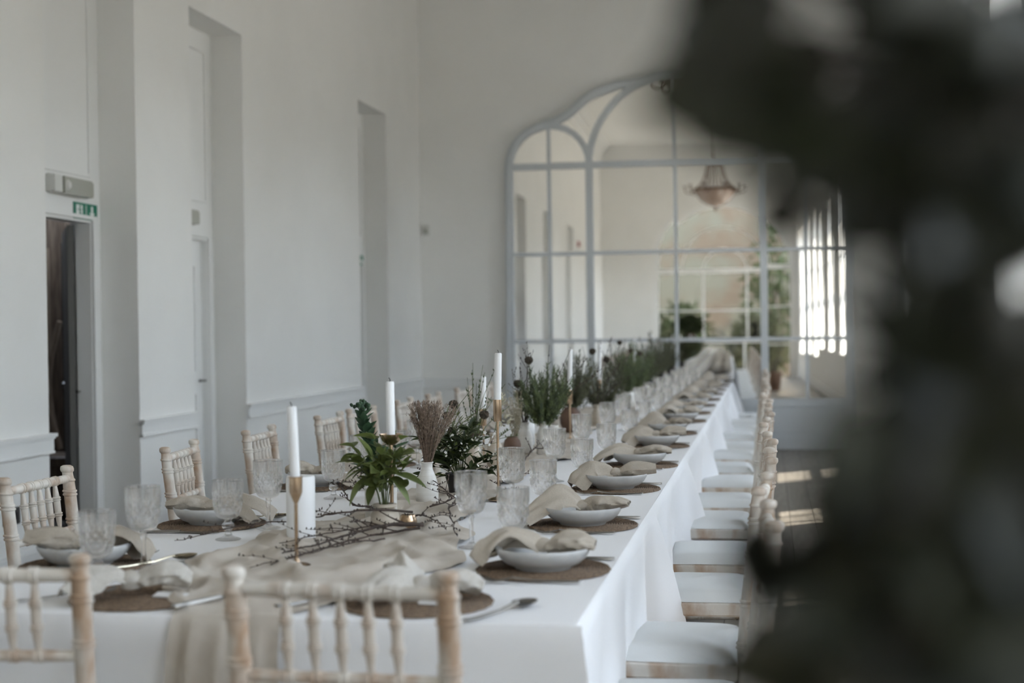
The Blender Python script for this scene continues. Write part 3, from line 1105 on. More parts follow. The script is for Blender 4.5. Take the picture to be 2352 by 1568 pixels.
def strip(q, xs, ws, zs, th=.0016):
    n = len(xs) - 1
    vs = []
    for x, w, z in zip(xs, ws, zs):
        vs += [(x, -w, z), (x, w, z), (x, w * .8, z + th), (x, -w * .8, z + th)]
    fs = [[3, 2, 1, 0], [4 * n, 4 * n + 1, 4 * n + 2, 4 * n + 3]]
    for i in range(n):
        for k in range(4):
            a, b = i * 4 + k, i * 4 + (k + 1) % 4
            fs.append([a, b, b + 4, a + 4])
    q.add(vs, fs)


def fork_meshes():
    h = MB()
    strip(h, [.10, .097, .06, .0, -.03, -.04], [.004, .0075, .006, .003, .003, .004], [.004, .003, .002, .004, .008, .010], .0026)
    b = MB()
    strip(b, [-.04, -.05, -.058, -.066], [.004, .010, .0115, .0115], [.010, .007, .005, .004])
    ti = []
    for k in range(4):
        y = -.0093 + k * .0062
        c = MB()
        strip(c, [-.064, -.08, -.095, -.103], [.0019, .0018, .0015, .0008], [.004, .0028, .006, .011])
        c.v = [(x, yy + y, z) for x, yy, z in c.v]
        ti.append(c.mesh('tine', M_['steel'], False))
    return [('handle', h.mesh('fork_handle', M_['steel'])), ('head', b.mesh('fork_head', M_['steel']))] + [('tine', m) for m in ti]


def knife_meshes():
    h, b = MB(), MB()
    strip(h, [.115, .11, .06, .01, .0], [.004, .0085, .008, .006, .006], [.001, .0005, .001, .002, .002], .005)
    strip(b, [.0, -.01, -.06, -.095, -.11], [.0055, .0085, .0105, .008, .001], [.003, .002, .001, .001, .001], .0018)
    return [('handle', h.mesh('knife_handle', M_['steel'])), ('blade', b.mesh('knife_blade', M_['steel']))]


def spoon_meshes(m='gold_steel'):
    h, b = MB(), MB()
    strip(h, [.10, .097, .06, .0, -.035, -.045], [.004, .0075, .006, .003, .003, .004], [.004, .003, .002, .004, .010, .011], .0026)

    def bf(u, v):
        a = v * 2 * PI
        r = u
        w = .0195 if True else 0
        x = -.068 + r * math.cos(a) * .029
        y = r * math.sin(a) * (.0195 + .002 * math.cos(a))
        return (x, y, .003 + .008 * r ** 2.2)
    b.grid(6, 20, bf)
    b.grid(6, 20, lambda u, v: (lambda p: (p[0], p[1], p[2] - .0015))(bf(u, v)))
    return [('handle', h.mesh('spoon_handle', M_[m])), ('bowl', b.mesh('spoon_bowl', M_[m], True, 80))]


def cut(n, z0, z1, amp):
    """lattice of V-shaped cuts between z0 and z1, tall flutes above"""
    def dist(q):
        return abs(q - math.floor(q + .5))

    def mod(a, j, z):
        u = a * n / (2 * PI)
        if z < z0:
            return 1
        t = (z - z0) / (z1 - z0)
        if t <= 1:
            d = min(dist(u + 2.3 * t), dist(u - 2.3 * t))
            return 1 - amp * (1 - 2 * d) * min(1, t * 5)
        if t < 1.42:                                         # leaf-shaped tips of the cuts
            k = (t - 1) / .42
            d = min(dist(u + 2.3), .5)
            return 1 - amp * max(0, 1 - 2 * d / max(.05, 1 - k)) * (1 - k)
        return 1
    return mod


def goblet_meshes(kind):
    if kind == 'A':
        foot = [(0, 0), (.035, 0), (.036, .0018), (.030, .004), (.014, .008), (.008, .014)]
        stem = [(.008, .014), (.0062, .03), (.0056, .06), (.0075, .078), (.0105, .082), (.0075, .087), (.009, .092)]
        z0, H, rb = .092, .205, .045
    else:
        foot = [(0, 0), (.036, 0), (.037, .0018), (.032, .004), (.018, .008), (.0115, .013)]
        stem = [(.0115, .013), (.0085, .021), (.0095, .028), (.0155, .034), (.0175, .040), (.0155, .046), (.0095, .051), (.0095, .056), (.014, .060)]
        z0, H, rb = .060, .170, .0445
    st = MB().lathe(foot + stem + [(0, stem[-1][1])], 24)
    sm = MB().lathe([(0, .008)] + stem + [(0, stem[-1][1])], 16, None, lambda a, j, z: 1 + .05 * math.cos(a * 6))
    ft = MB().lathe(foot + [(0, .014)], 28)
    out = [(0, z0)]
    hb = H - z0
    for k in range(1, 41):
        t = k / 40
        r = rb * (min(1, (t / .34)) ** .40 if t < .34 else 1) * (.97 + .03 * t)
        out.append((r, z0 + hb * (t ** 1.25 if t < .34 else t * 1.0 + 0) if t >= .34 else z0 + hb * .34 * (t / .34) ** 1.9))
    inn = [(rb - .0022, H), ] + [(r - .0035, z + .0008) for r, z in out[::-1][1:-4] if z > z0 + .012] + [(0, z0 + .009)]
    top = [(rb - .0004, H + .0008)]
    n_out = len(out)
    cm = cut(12, z0 + hb * .10, z0 + hb * .62, .105)
    b = MB().lathe(out + top + inn, 72, None, lambda a, j, z: cm(a, j, z) if j < n_out else 1)
    return [('foot', ft.mesh('goblet_foot', M_['glass'])), ('stem', sm.mesh('goblet_stem', M_['glass'])), ('bowl', b.mesh('goblet_bowl', M_['glass'], True, 9))]


FORK, KNIFE, SPOON, SPOOND = fork_meshes(), knife_meshes(), spoon_meshes(), spoon_meshes('steel')
GA, GB = goblet_meshes('A'), goblet_meshes('B')
MATM = mat_mesh().mesh('placemat', M_['mat'], True, 25)
BOWLM = MB().lathe(BOWL, 48).mesh('pasta_bowl', M_['ceramic'], True, 50)
CT = TZ + .002


def assemble(name, parts, label, cat, group, loc, rz, rot=None, scale=1, mats=None):
    t = thing(name, label, cat, loc, rz, group, rot)
    for n_, me in parts:
        put(n_, me, t)
    if scale != 1:
        t.scale = (scale,) * 3
    return t


def one(name, me, label, cat, group, loc, rz):
    o = put(name, me)
    o.location = loc
    o.rotation_euler = (0, 0, rz)
    return tag(o, label, cat, group)


random.seed(21)
GLS_R = {0: ((-.125, .29), (-.25, .34)), 1: ((-.16, .26), (-.27, .31)), 2: ((-.145, .18), (-.26, .25)), 3: ((-.155, .14), (-.28, .26))}


def setting(x, y, rz, k, side, bowl=True, var=0, gB=None, gA=None, fork=True, knife=True):
    where = '%s setting from the near end, %s side' % (ORD[k], side)
    j = random.uniform(-.1, .1)
    M = T(x, y, 0) @ RZ(rz)

    def P(a, b, z=CT):
        p = M @ Vector((a, b, 0))
        return (p.x, p.y, z)
    one('placemat', MATM, 'round brown woven placemat, %s' % where, 'placemat', 'woven placemats', P(0, 0), rz + j)
    one('pasta_bowl', BOWLM, 'shallow pale grey bowl, %s' % where, 'bowl', 'pale bowls on the placemats', P(0, 0, CT + .0065), rz)
    assemble('napkin', NAP[var], 'knotted beige linen napkin, %s' % where, 'napkin', 'linen napkins', P(0, 0, CT + .003), rz + j * 1.5)
    if fork:
        assemble('fork', FORK, 'dark steel fork, %s' % where, 'fork', 'forks', P(.0, -.172 + j * .05), rz + R(4) + j * .3, None, 1.15)
    if knife:
        assemble('knife', KNIFE, 'dark steel knife, %s' % where, 'knife', 'knives', P(.03, .172), rz + j * .3, None, 1.1)
    if gB:
        assemble('water_goblet', GB, 'short-stemmed cut crystal goblet, %s' % where, 'goblet', 'short cut crystal goblets', P(*gB), random.random() * 6)
    if gA:
        assemble('wine_goblet', GA, 'tall cut crystal wine goblet, %s' % where, 'goblet', 'tall cut crystal goblets', P(*gA), random.random() * 6)


RY_ = [3.43, 4.22, 5.18, 6.07, 7.07, 7.92, 8.93, 9.78, 10.75, 11.6, 12.55, 13.4, 14.35, 15.15]
for k, y in enumerate(RY_):
    g = GLS_R.get(k, ((-.15, .20), (-.27, .27)))
    setting(-.547 - .004 * (k % 3), y, 0, k, 'window', var=[0, 1, 2, 3, 2, 1, 0, 3][k % 8], gB=g[0], gA=g[1])
LY_ = [3.37, 4.14, 5.2, 6.05, 7.05, 7.9, 8.9, 9.75, 10.75]
GLS_L = {0: ((-.142, .215), (-.16, .0)), 1: ((-.166, .29), (-.204, .06)), 2: ((-.17, .36), (-.2, .1))}
for k, y in enumerate(LY_):
    g = GLS_L.get(k, ((-.15, .25), (-.2, .1)))
    setting(-1.69 - .03 * (k == 0), y, PI, k, 'wall', var=[2, 3, 0, 1, 2, 1, 3, 0, 2][k], gB=g[0], gA=g[1])

# the two settings at the near end: no bowls, napkin straight on the mat, a blank card each
for k, (x, y, a, nm) in enumerate(((-1.38, 2.985, R(62), 'nearer the wall'), (-.752, 2.985, R(5), 'nearer the window'))):
    one('placemat', MATM, 'round brown woven placemat without a bowl, at the near end %s' % nm, 'placemat', 'woven placemats', (x, y, CT), .3)
    t = thing('napkin', 'pale knotted napkin lying flat on the near end placemat %s' % nm, 'napkin', (x + (-.03 if k == 0 else .01), y - .005 + .01 * k, CT + .006), R(20) if k == 0 else R(8), 'linen napkins')
    z0 = .026
    q1, q2, q3 = MB(), MB(), MB()
    flat_tube(q1, [(.012, 0, z0), (.05, .0, z0 + .012), (.09, .005, z0 + .014), (.125, .012, z0)], [.018, .030, .038, .040, .036], [.013, .022, .025, .022, .016], seed=k + 2.2)
    sheet(q2, [(-.01, 0, z0), (-.05, -.01, z0 + .018), (-.09, -.035, z0 + .012), (-.13, -.075, z0 - .016)], [.018, .034, .04, .03], arch_=.8, seed=k + 3)
    if k:
        sheet(q2, [(-.01, .01, z0 - .006), (-.035, .045, z0 + .02), (-.05, .09, z0 + .028), (-.06, .13, z0 - .01)], [.018, .036, .046, .04], arch_=.8, seed=k + 6)
    flat_tube(q3, [(-.02, -.0, z0), (0, 0, z0 + .002), (.02, .0, z0)], [.018, .022, .024, .022, .018], [.016, .021, .023, .021, .017], n=8, seed=k + 9, wr=.2)
    for nme, q in (('lobe', q1), ('tail', q2), ('knot', q3)):
        q.build(nme, M_['linen_pale'], t, True, 70)
    t = thing('place_card', 'small blank white place card on the near end placemat %s' % nm, 'card', (x + (.075 if k == 0 else .055), y - .03 - .015 * k, CT + .008), R(-8))
    MB().box(-.04, .04, -.012, .012, 0, .0012).build('card_base', M_['card'], t, False)
    MB().box(-.04, .04, .0, .024, 0, .0012, T(0, -.012, .0012) @ RX(R(14))).build('card_flap', M_['card'], t, False)
assemble('spoon', SPOOND, 'dark spoon lying at the near right corner of the table', 'spoon', 'spoons', (-.552, 2.90, CT), R(-118), None, 1.2)
assemble('fork', FORK, 'dark fork left of the near end placemat, seen between chair spindles', 'fork', 'forks', (-.965, 2.96, CT + .006), R(-125), None, 1.15)
assemble('fork', FORK, 'dark fork at the wall side of the near end placemat', 'fork', 'forks', (-1.565, 2.96, CT), R(-140), None, 1.15)
assemble('knife', KNIFE, 'dark knife on the runner edge between the two near end placemats', 'knife', 'knives', (-1.18, 2.93, CT + .012), R(-120), None, 1.1)
assemble('spoon', SPOON, 'champagne coloured spoon behind the nearest wall-side napkin', 'spoon', 'spoons', (-1.545, 3.40, CT + .004), R(-128), None, 1.25)
assemble('spoon', SPOON, 'champagne coloured spoon beside the second wall-side setting', 'spoon', 'spoons', (-1.60, 4.24, CT), R(-140), None, 1.25)

# ------------------------------------------------------------------ candles and holders
def candle(label, loc, h, r=.0125, group='white taper candles', tilt=(0, 0)):
    t = thing('taper_candle', label, 'candle', loc, 0, group, (tilt[0], tilt[1], 0))
    MB().lathe([(0, 0), (r, 0), (r, h * .5), (r * .97, h - .003), (r * .8, h), (0, h - .001)], 16).build('wax', M_['wax'], t)
    MB().tube(curve([(0, 0, h - .002), (.0005, 0, h + .005), (-.003, 0, h + .011)], 5), .0012, 5).build('wick', M_['wick'], t)
    return t


def holder(label, loc, h, kind):
    t = thing('candle_holder', label, 'candle holder', loc, 0, 'brass candle holders')
    MB().lathe([(0, 0), (.036, 0), (.036, .003), (.028, .007), (.01, .011), (.005, .02)], 24).build('base', M_['brass'], t)
    if kind == 'tulip':
        MB().tube([(0, 0, .012), (0, 0, h - .062)], .0046, 10).build('stem', M_['brass'], t)
        MB().lathe([(.0046, h - .064), (.0075, h - .058), (.0152, h - .040), (.0165, h - .035), (.0165, h - .012), (.0165, h), (.0180, h + .001), (.0180, h + .003), (.0132, h + .003), (.0135, h - .03), (0, h - .03)], 20).build('cup', M_['brass'], t)
    elif kind == 'dish':
        MB().tube([(0, 0, .012), (0, 0, h - .03)], .006, 10).build('stem', M_['brass'], t)
        MB().lathe([(0, h - .033), (.012, h - .032), (.026, h - .02), (.034, h - .002), (.0345, h), (.032, h), (.025, h - .016), (.012, h - .024), (0, h - .024)], 24, None,
                   lambda a, j, z: 1 + .05 * math.cos(a * 6) * (j > 1)).build('cup', M_['brass'], t)
    else:
        MB().tube([(0, 0, .012), (0, 0, h - .07)], .0045, 10).build('stem', M_['brass'], t)
        q = MB().lathe([(0, h - .075), (.0135, h - .075), (.0145, h - .073), (.0145, h), (.013, h), (.013, h - .02), (0, h - .02)], 28, None, lambda a, j, z: 1 + .03 * math.cos(a * 12))
        q.build('cup', M_['brass'], t)
    return t


t = thing('pillar_candle', 'thick white pillar candle behind the nearest brass holder', 'candle', (-1.289, 3.80, TZ + .012))
MB().lathe([(0, 0), (.040, 0), (.0405, .09), (.0405, .172), (.038, .178), (.03, .179), (.012, .174), (0, .173)], 36).build('wax', M_['wax'], t)
MB().tube([(0, 0, .172), (.001, 0, .182)], .0014, 5).build('wick', M_['wick'], t)
t = thing('pillar_candle', 'white pillar candle between the twig bottle and the fluffy green bunch', 'candle', (-1.2, 7.08, TZ + .01))
MB().lathe([(0, 0), (.036, 0), (.0365, .13), (.0355, .142), (.03, .147), (0, .143)], 30).build('wax', M_['wax'], t)
MB().tube([(0, 0, .14), (.001, 0, .152)], .0014, 5).build('wick', M_['wick'], t)
t = thing('pillar_candle', 'white pillar candle beyond the first fluffy bunches, behind the goblets', 'candle', (-1.0, 9.25, TZ + .01))
MB().lathe([(0, 0), (.04, 0), (.0405, .18), (.039, .196), (.03, .2), (0, .196)], 30).build('wax', M_['wax'], t)
MB().tube([(0, 0, .195), (.001, 0, .206)], .0014, 5).build('wick', M_['wick'], t)

CB = TZ + .006
for (x, y, h, kind, ch, tl, lab, lab2) in (
        (-1.166, 3.40, .222, 'tulip', .20, (0, R(-2.3)), 'slim brass candle holder with tulip cup, nearest on the table', 'white taper candle in the nearest brass tulip holder'),
        (-1.086, 4.02, .285, 'dish', .175, (0, R(-.3)), 'brass candle holder with a round dish cup behind the leafy jar', 'white taper candle standing in the brass dish holder'),
        (-.918, 4.80, .345, 'tube', .182, (R(-1), R(1.6)), 'tall brass candle holder with ribbed tube cup', 'tallest white taper candle, in the ribbed brass tube holder'),
        (-1.25, 6.2, .235, 'tube', .165, (0, R(1)), 'brass candle holder behind the seed pods and thin stems', 'white taper candle behind the seed pods and thin stems'),
        (-1.03, 7.42, .265, 'tube', .235, (0, R(1.5)), 'brass candle holder right of the fluffy green bunch', 'white taper candle right of the fluffy green bunch'),
        (-1.06, 9.0, .26, 'tube', .26, (0, R(1)), 'brass candle holder at the olive bunch', 'white taper candle rising over the olive bunch'),
        (-1.1, 11.9, .3, 'tube', .22, (0, 0), 'brass candle holder far along the table, before the last dark bunches', 'white taper candle far along the table, before the last dark bunches'),
        (-1.12, 13.9, .32, 'tube', .22, (0, 0), 'brass candle holder closest to the mirror', 'white taper candle closest to the mirror')):
    holder(lab, (x, y, CB), h, kind)
    candle(lab2, (x, y, CB + h - (.022 if kind != 'dish' else .022)), ch, .0128, tilt=tl)
t = thing('brass_votive', 'small round brass votive beside the leafy jar', 'votive', (-1.046, 4.05, CB))
MB().lathe([(0, 0), (.018, 0), (.026, .014), (.027, .03), (.021, .046), (.019, .046), (.024, .03), (.022, .015), (0, .004)], 24).build('votive_body', M_['brass'], t)
MB().lathe([(0, .004), (.02, .012), (.021, .03), (0, .031)], 16).build('wax', M_['wax'], t)

# ------------------------------------------------------------------ vases
VASE = {
    'jar': [(0, 0), (.038, 0), (.041, .004), (.0425, .03), (.041, .052), (.033, .064), (.028, .068), (.029, .071), (.036, .073), (.0365, .078), (.034, .081), (.029, .081), (.026, .074), (.026, .06), (0, .058)],
    'bottle': [(0, 0), (.034, 0), (.0375, .004), (.038, .04), (.036, .07), (.030, .092), (.0215, .112), (.019, .122), (.019, .138), (.0205, .141), (.0175, .141), (.0165, .125), (0, .12)],
    'slim': [(0, 0), (.026, 0), (.029, .004), (.03, .05), (.027, .085), (.018, .105), (.0165, .118), (.0185, .128), (.019, .131), (.016, .131), (.0145, .115), (0, .112)],
    'cylinder': [(0, 0), (.045, 0), (.0475, .004), (.048, .085), (.047, .092), (.044, .093), (.043, .08), (0, .078)],
    'pot': [(0, 0), (.04, 0), (.043, .004), (.052, .07), (.0545, .075), (.0545, .088), (.051, .09), (.049, .076), (0, .07)],
    'round': [(0, 0), (.03, 0), (.036, .005), (.052, .04), (.054, .07), (.046, .1), (.034, .112), (.032, .12), (.029, .12), (.03, .11), (0, .1)],
}


def vase(kind, label, x, y, m, s=1.0, ribs=0):
    t = thing('vase', label, 'vase', (x, y, CB + .004))
    pr = [(r * s, z * s) for r, z in VASE[kind]]
    MB().lathe(pr, 32, None, (lambda a, j, z: 1 + .006 * math.sin(z * 900)) if ribs else None).build('vase_body', M_[m], t, True, 50)
    r, z = pr[-4][0], pr[-4][1]
    MB().lathe([(r * .96, z - .004), (r * 1.07, z - .002), (r * 1.07, z + .001), (r * .93, z + .0015), (r * .9, z - .004)], 28).build('rim', M_[m], t)
    return t, CB + .004 + pr[-3][1]


# ------------------------------------------------------------------ leaves and stems
def leaf_mesh(name, L, W, m, curl=.25, fold=.25, n=7, tip=1.3, serr=0):
    q = MB()

    def fn(u, v):
        s = v * 2 - 1
        w = W * .5 * (math.sin(PI * min(1, u ** .85)) ** .8) * (1 - .35 * u ** 3) + .0006
        if serr:
            w *= 1 + serr * ((int(u * 14) % 2) - .5)
        x = L * u
        return (x, s * w, abs(s) * w * fold - curl * L * u * u * .5)
    q.grid(n, 4, fn)
    return q.mesh(name, M_[m], True, 180)


def orient(p, d, roll=0, s=1.0):
    d = Vector(d).normalized()
    qx = d.to_track_quat('X', 'Z').to_matrix().to_4x4()
    return T(*p) @ qx @ RX(roll) @ Matrix.Scale(s, 4)


def stem(parent, pts, r0, r1, m='stem', n=10, name='stem'):
    P = curve(pts, n)
    MB().tube(P, [r0 + (r1 - r0) * i / n for i in range(n + 1)], 6).build(name, M_[m], parent)
    return P


rnd = random.Random(41)
U = rnd.uniform

# 1 jar with fresh leafy sprigs
vase('jar', 'squat cream stoneware jar holding fresh leafy sprigs', -1.098, 3.985, 'stoneware')
b = thing('leafy_sprigs', 'bright green leafy sprigs standing in the squat cream jar', 'bouquet', (-1.098, 3.985, CB + .05), 0, 'bouquets along the table')
LM = [leaf_mesh('leaf', .085, .042, 'leaf_mid', .5, .22), leaf_mesh('leaf', .07, .03, 'leaf_mid', .8, .3), leaf_mesh('leaf', .055, .024, 'leaf_mid', .3, .25)]
for (dx, dy, h) in ((-.09, .0, .20), (-.06, -.03, .15), (-.035, .03, .22), (.0, -.03, .18), (.01, .02, .21), (.035, -.02, .165), (.05, .02, .18), (-.015, -.04, .14), (.02, -.035, .15), (-.08, .03, .16)):
    P = stem(b, [(dx * .08, dy * .08, 0), (dx * .35, dy * .35, h * .5), (dx, dy, h)], .0022, .0012, n=9)
    k = 0
    for i in range(6, 10):
        for sgn in (1, -1):
            if rnd.random() < .15:
                continue
            a = math.atan2(dy, dx) + sgn * U(.5, 1.5)
            d = (math.cos(a), math.sin(a), U(-.2, .7))
            put('leaf', LM[rnd.randrange(3)], b, orient(P[i], d, U(-.8, .8), U(.55, .9)))
    put('leaf', LM[1], b, orient(P[-1], (dx * 3, dy * 3, .12), U(-.5, .5), .7))
for k in range(46):
    a, r = U(0, 6.28), U(.005, .06)
    c_ = (r * math.cos(a), r * math.sin(a) * .8, U(.07, .17))
    put('leaf', LM[1 + k % 2], b, orient(c_, (c_[0] * 9 + U(-.4, .4), U(-.5, .5), U(.35, 1.3)), U(-1.4, 1.4), U(.5, .8)))
for (p, d, s) in (((-.05, -.02, .14), (-1, -.2, -.35), 1.0), ((-.045, -.03, .115), (-.75, -.4, -.85), 1.1), ((.035, -.02, .125), (1, -.1, -.15), 1.2), ((.03, -.02, .105), (.9, -.2, -.7), 1.0), ((-.06, 0, .15), (-.9, 0, .25), 1.0), ((-.02, -.03, .10), (-.3, -.5, -.8), .8), ((-.035, 0, .16), (-.35, 0, .95), 1.0), ((-.07, 0, .17), (-.5, .1, .8), .6), ((.045, 0, .12), (.6, 0, .9), .8)):
    put('leaf', LM[0], b, orient(p, d, U(-.3, .3), s))

# 2 ribbed cylinder with a sedum stem
vase('cylinder', 'ribbed white cylinder vase behind the leafy jar', -1.187, 4.265, 'white_vase', 1.05, 1)
b = thing('sedum_stem', 'dark blue-green sedum stem with serrated leaves and budding top', 'bouquet', (-1.195, 4.265, CB + .06), 0, 'bouquets along the table')
LS = [leaf_mesh('leaf', .066, .040, 'leaf_blue', .1, .25, 14, serr=.12), leaf_mesh('leaf', .058, .032, 'leaf_blue', -.3, .3, 14, serr=.12)]
P = stem(b, [(.01, 0, 0), (.0, 0, .1), (-.03, 0, .19), (-.05, .0, .275)], .0042, .0026, n=16)
for i in range(4, 16):
    for j in range(3):
        a = i * 1.1 + j * 2.1 + U(-.3, .3)
        put('leaf', LS[(i + j) % 2], b, orient(P[i], (math.cos(a), math.sin(a) * .7, U(.5, 1.3)), U(-.6, .6), 1.12 - .032 * i))
bm = MB().lathe([(0, 0), (.004, .002), (.0055, .007), (.004, .012), (0, .014)], 7).mesh('bud', M_['leaf_blue'])
for j in range(34):
    a, r = U(0, 6.28), U(0, .03)
    p = P[-1] + Vector((r * math.cos(a), r * math.sin(a), .022 - r * .5 + U(-.006, .01)))
    put('bud', bm, b, T(*p) @ Euler((U(-.5, .5), U(-.5, .5), 0)).to_matrix().to_4x4())
for j in range(6):
    a = j * 1.05
    stem(b, [P[-2], P[-1] + Vector((.012 * math.cos(a), .012 * math.sin(a), .015))], .0016, .001, 'leaf_blue', 3, 'flower_stalk')
for (dx, dy, h) in ((.05, .02, .16), (.03, -.03, .13), (-.03, -.03, .12)):
    P2 = stem(b, [(.01, 0, 0), (dx * .5, dy * .5, h * .5), (dx, dy, h)], .003, .002, n=8)
    for i in range(3, 9):
        for j in range(2):
            a = i * 1.3 + j * PI
            put('leaf', LS[j], b, orient(P2[i], (math.cos(a), math.sin(a), U(.1, .8)), U(-.4, .4), 1.05))


def wisps(label, name, x, y, z, stems, m, seeds=True, th=(.0019, .0009), group='bouquets along the table', budm=None):
    """thin upright stems with small buds: every stem a part"""
    t = thing(name, label, 'bouquet', (x, y, z), 0, group)
    bud = MB().lathe([(0, 0), (.003, .003), (.0022, .009), (0, .013)], 6).mesh('bud', M_[budm or m])
    for (dx, dy, h) in stems:
        P = stem(t, [(dx * .06, dy * .06, 0), (dx * .35 + U(-.01, .01), dy * .4, h * .5), (dx, dy, h)], th[0], th[1], m, 14)
        if seeds:
            for i in range(6, 14):
                if rnd.random() < .6:
                    a = U(0, 6.28)
                    put('bud', bud, t, T(*P[i]) @ Euler((U(-.7, .7), U(-.7, .7), 0)).to_matrix().to_4x4())
    return t


# 3 white bottle with a plume of dry grass
vase('bottle', 'white stoneware bottle holding a brown plume of dry grass', -1.128, 4.63, 'white_vase', 1.0, 1)
b = thing('dry_grass_plume', 'brown feathery plume of dry grass in the white bottle', 'bouquet', (-1.128, 4.63, CB + .12), 0, 'bouquets along the table')
q, q2 = MB(), MB()
for k in range(210):
    a = U(0, 6.28)
    r = U(0, 1) ** .6
    fx, fy = r * math.cos(a) * .050, r * math.sin(a) * .042
    if k % 9 == 0:
        fx = U(.05, .088)
    h = U(.155, .225)
    P = curve([(fx * .12, fy * .12, 0), (fx * .45, fy * .45, h * .5), (fx * .95, fy, h * .92), (fx * 1.15 + U(-.012, .008), fy * 1.1, h)], 8)
    q.tube(P, [.0009, .0009, .0008, .0008, .0007, .0007, .0006, .0005, .0004], 3, False)
    for i in range(3, 9):
        for j in range(3):
            p = P[i] + Vector((U(-.004, .004), U(-.004, .004), U(-.006, .006)))
            d = Vector((U(-.4, .4) + fx * 2, U(-.4, .4), 1)).normalized()
            n_ = d.orthogonal().normalized() * .0012
            e = p + d * U(.006, .013)
            q2.add([p - n_, p + n_, e], [[0, 1, 2]])
tag(q.build('grass_stems', M_['plume'], b, True, 180), kind='stuff')
tag(q2.build('grass_seeds', M_['plume'], b, False), kind='stuff')

# 4 dark pot with ruscus and waxflower
vase('pot', 'black flower pot under the bushy waxflower bunch', -1.075, 4.90, 'dark_pot', .88)
b = thing('waxflower_bunch', 'bushy dark green bunch dotted with tiny white waxflowers', 'bouquet', (-1.075, 4.90, CB + .07), 0, 'bouquets along the table')
LD = [leaf_mesh('leaf', .066, .021, 'leaf_dark', .3, .3), leaf_mesh('leaf', .052, .019, 'leaf_dark', .6, .3)]
LY2 = leaf_mesh('leaf', .05, .014, 'leaf_mid', .4, .3)
fl = MB()
for j in range(5):
    a = j * 2 * PI / 5
    fl.grid(2, 2, lambda u, v: (math.cos(a) * u * .007 - math.sin(a) * (v - .5) * .007 * math.sin(PI * min(1, u + .2)), math.sin(a) * u * .007 + math.cos(a) * (v - .5) * .007 * math.sin(PI * min(1, u + .2)), .002 * u))
fl.lathe([(0, .003), (.0018, .002), (.0018, .0), (0, -.002)], 6)
flm = fl.mesh('flower', M_['petal'], True, 180)
for k in range(38):
    a, el = U(0, 6.28), U(-.3, 1.3)
    R_ = U(.08, .16)
    e = (R_ * math.cos(a) * math.cos(el) * 1.1, R_ * math.sin(a) * math.cos(el), .03 + R_ * math.sin(el) * 1.05)
    P = stem(b, [(e[0] * .15, e[1] * .15, 0), (e[0] * .5, e[1] * .5, e[2] * .75), e], .0017, .001, 'stem', 7)
    for i in range(2, 8):
        for j in range(2):
            if rnd.random() < .30:
                continue
            aa = U(0, 6.28)
            d = (Vector((math.cos(aa), math.sin(aa), U(-.2, .5))) + (P[i] - P[i - 1]).normalized() * .7)
            put('leaf', LY2 if rnd.random() < .12 else LD[j], b, orient(P[i], d, U(-1, 1), U(.7, 1.05)))
for k in range(58):
    a, el = U(PI * 1.1, PI * 2.1), U(.1, 1.1)
    R_ = U(.115, .165)
    c = Vector((R_ * math.cos(a) * math.cos(el) + .03, R_ * math.sin(a) * math.cos(el), .03 + R_ * math.sin(el)))
    put('flower', flm, b, T(*c) @ Euler((U(.3, 1.4), U(-.7, .7), U(0, 6))).to_matrix().to_4x4() @ Matrix.Scale(U(.7, 1.15), 4))

# 5 green spray left of the plume and thin stems with seed pods
vase('slim', 'slim cream bottle of thin green sprays behind the sedum', -1.225, 5.12, 'stoneware')
wisps('thin arching green sprays with dark buds left of the grass plume', 'green_spray', -1.225, 5.12, CB + .11,
      [(.16, 0, .27), (.20, .02, .20), (.10, .03, .20), (.05, .0, .16), (.13, -.02, .12), (-.03, .02, .14), (.02, .05, .17), (.21, .0, .10), (.17, .04, .14), (.08, -.03, .09), (.03, -.03, .1), (.24, .02, .06)], 'stem', budm='twig')
q = MB()
b = bpy.data.objects['green_spray']
for k in range(150):
    a = U(-.2, 2.0)
    r = U(.02, .16)
    p = Vector((r * math.cos(a * .6), U(-.03, .05), .02 + r * math.sin(a * .8) * 1.0))
    d = Vector((U(.1, 1), U(-.3, .3), U(.2, 1))).normalized()
    n_ = d.orthogonal().normalized() * .0017
    e = p + d * U(.02, .045)
    q.add([p - n_, (p + e) / 2 - n_ * 1.4, e, (p + e) / 2 + n_ * 1.4, p + n_], [[0, 1, 2, 3, 4]])
tag(q.build('fine_leaves', M_['stem'], b, False), kind='stuff')

vase('slim', 'small cream bottle holding thin stems and seed pods', -1.20, 5.75, 'stoneware')
b = wisps('upright thin dark green stems above the seed pods', 'thin_stems', -1.2, 5.75, CB + .11,
          [(.0, 0, .34), (.03, .02, .28), (-.03, .0, .24), (.05, 0, .30), (.10, 0, .33), (.13, .02, .25), (-.01, .03, .31), (.02, -.03, .26), (.06, .03, .22), (-.05, .02, .18), (.08, -.02, .2), (.15, .0, .16), (.01, .0, .2), (.04, .01, .33), (-.02, -.02, .28)], 'needle')
pod = MB().lathe([(0, -.013), (.008, -.011), (.013, -.004), (.0145, .003), (.012, .009), (.006, .013), (0, .014)], 16, None, lambda a, j, z: 1 + .16 * math.cos(a * 8 + j * PI))
podm = pod.mesh('pod', M_['pod'], False)
sep = MB()
for j in range(8):
    a = j * PI / 4
    sep.add([(.004 * math.cos(a + .5), .004 * math.sin(a + .5), -.012), (.004 * math.cos(a - .5), .004 * math.sin(a - .5), -.012), (.016 * math.cos(a), .016 * math.sin(a), -.016)], [[0, 1, 2]])
sepm = sep.mesh('sepal', M_['needle_olive'], False)


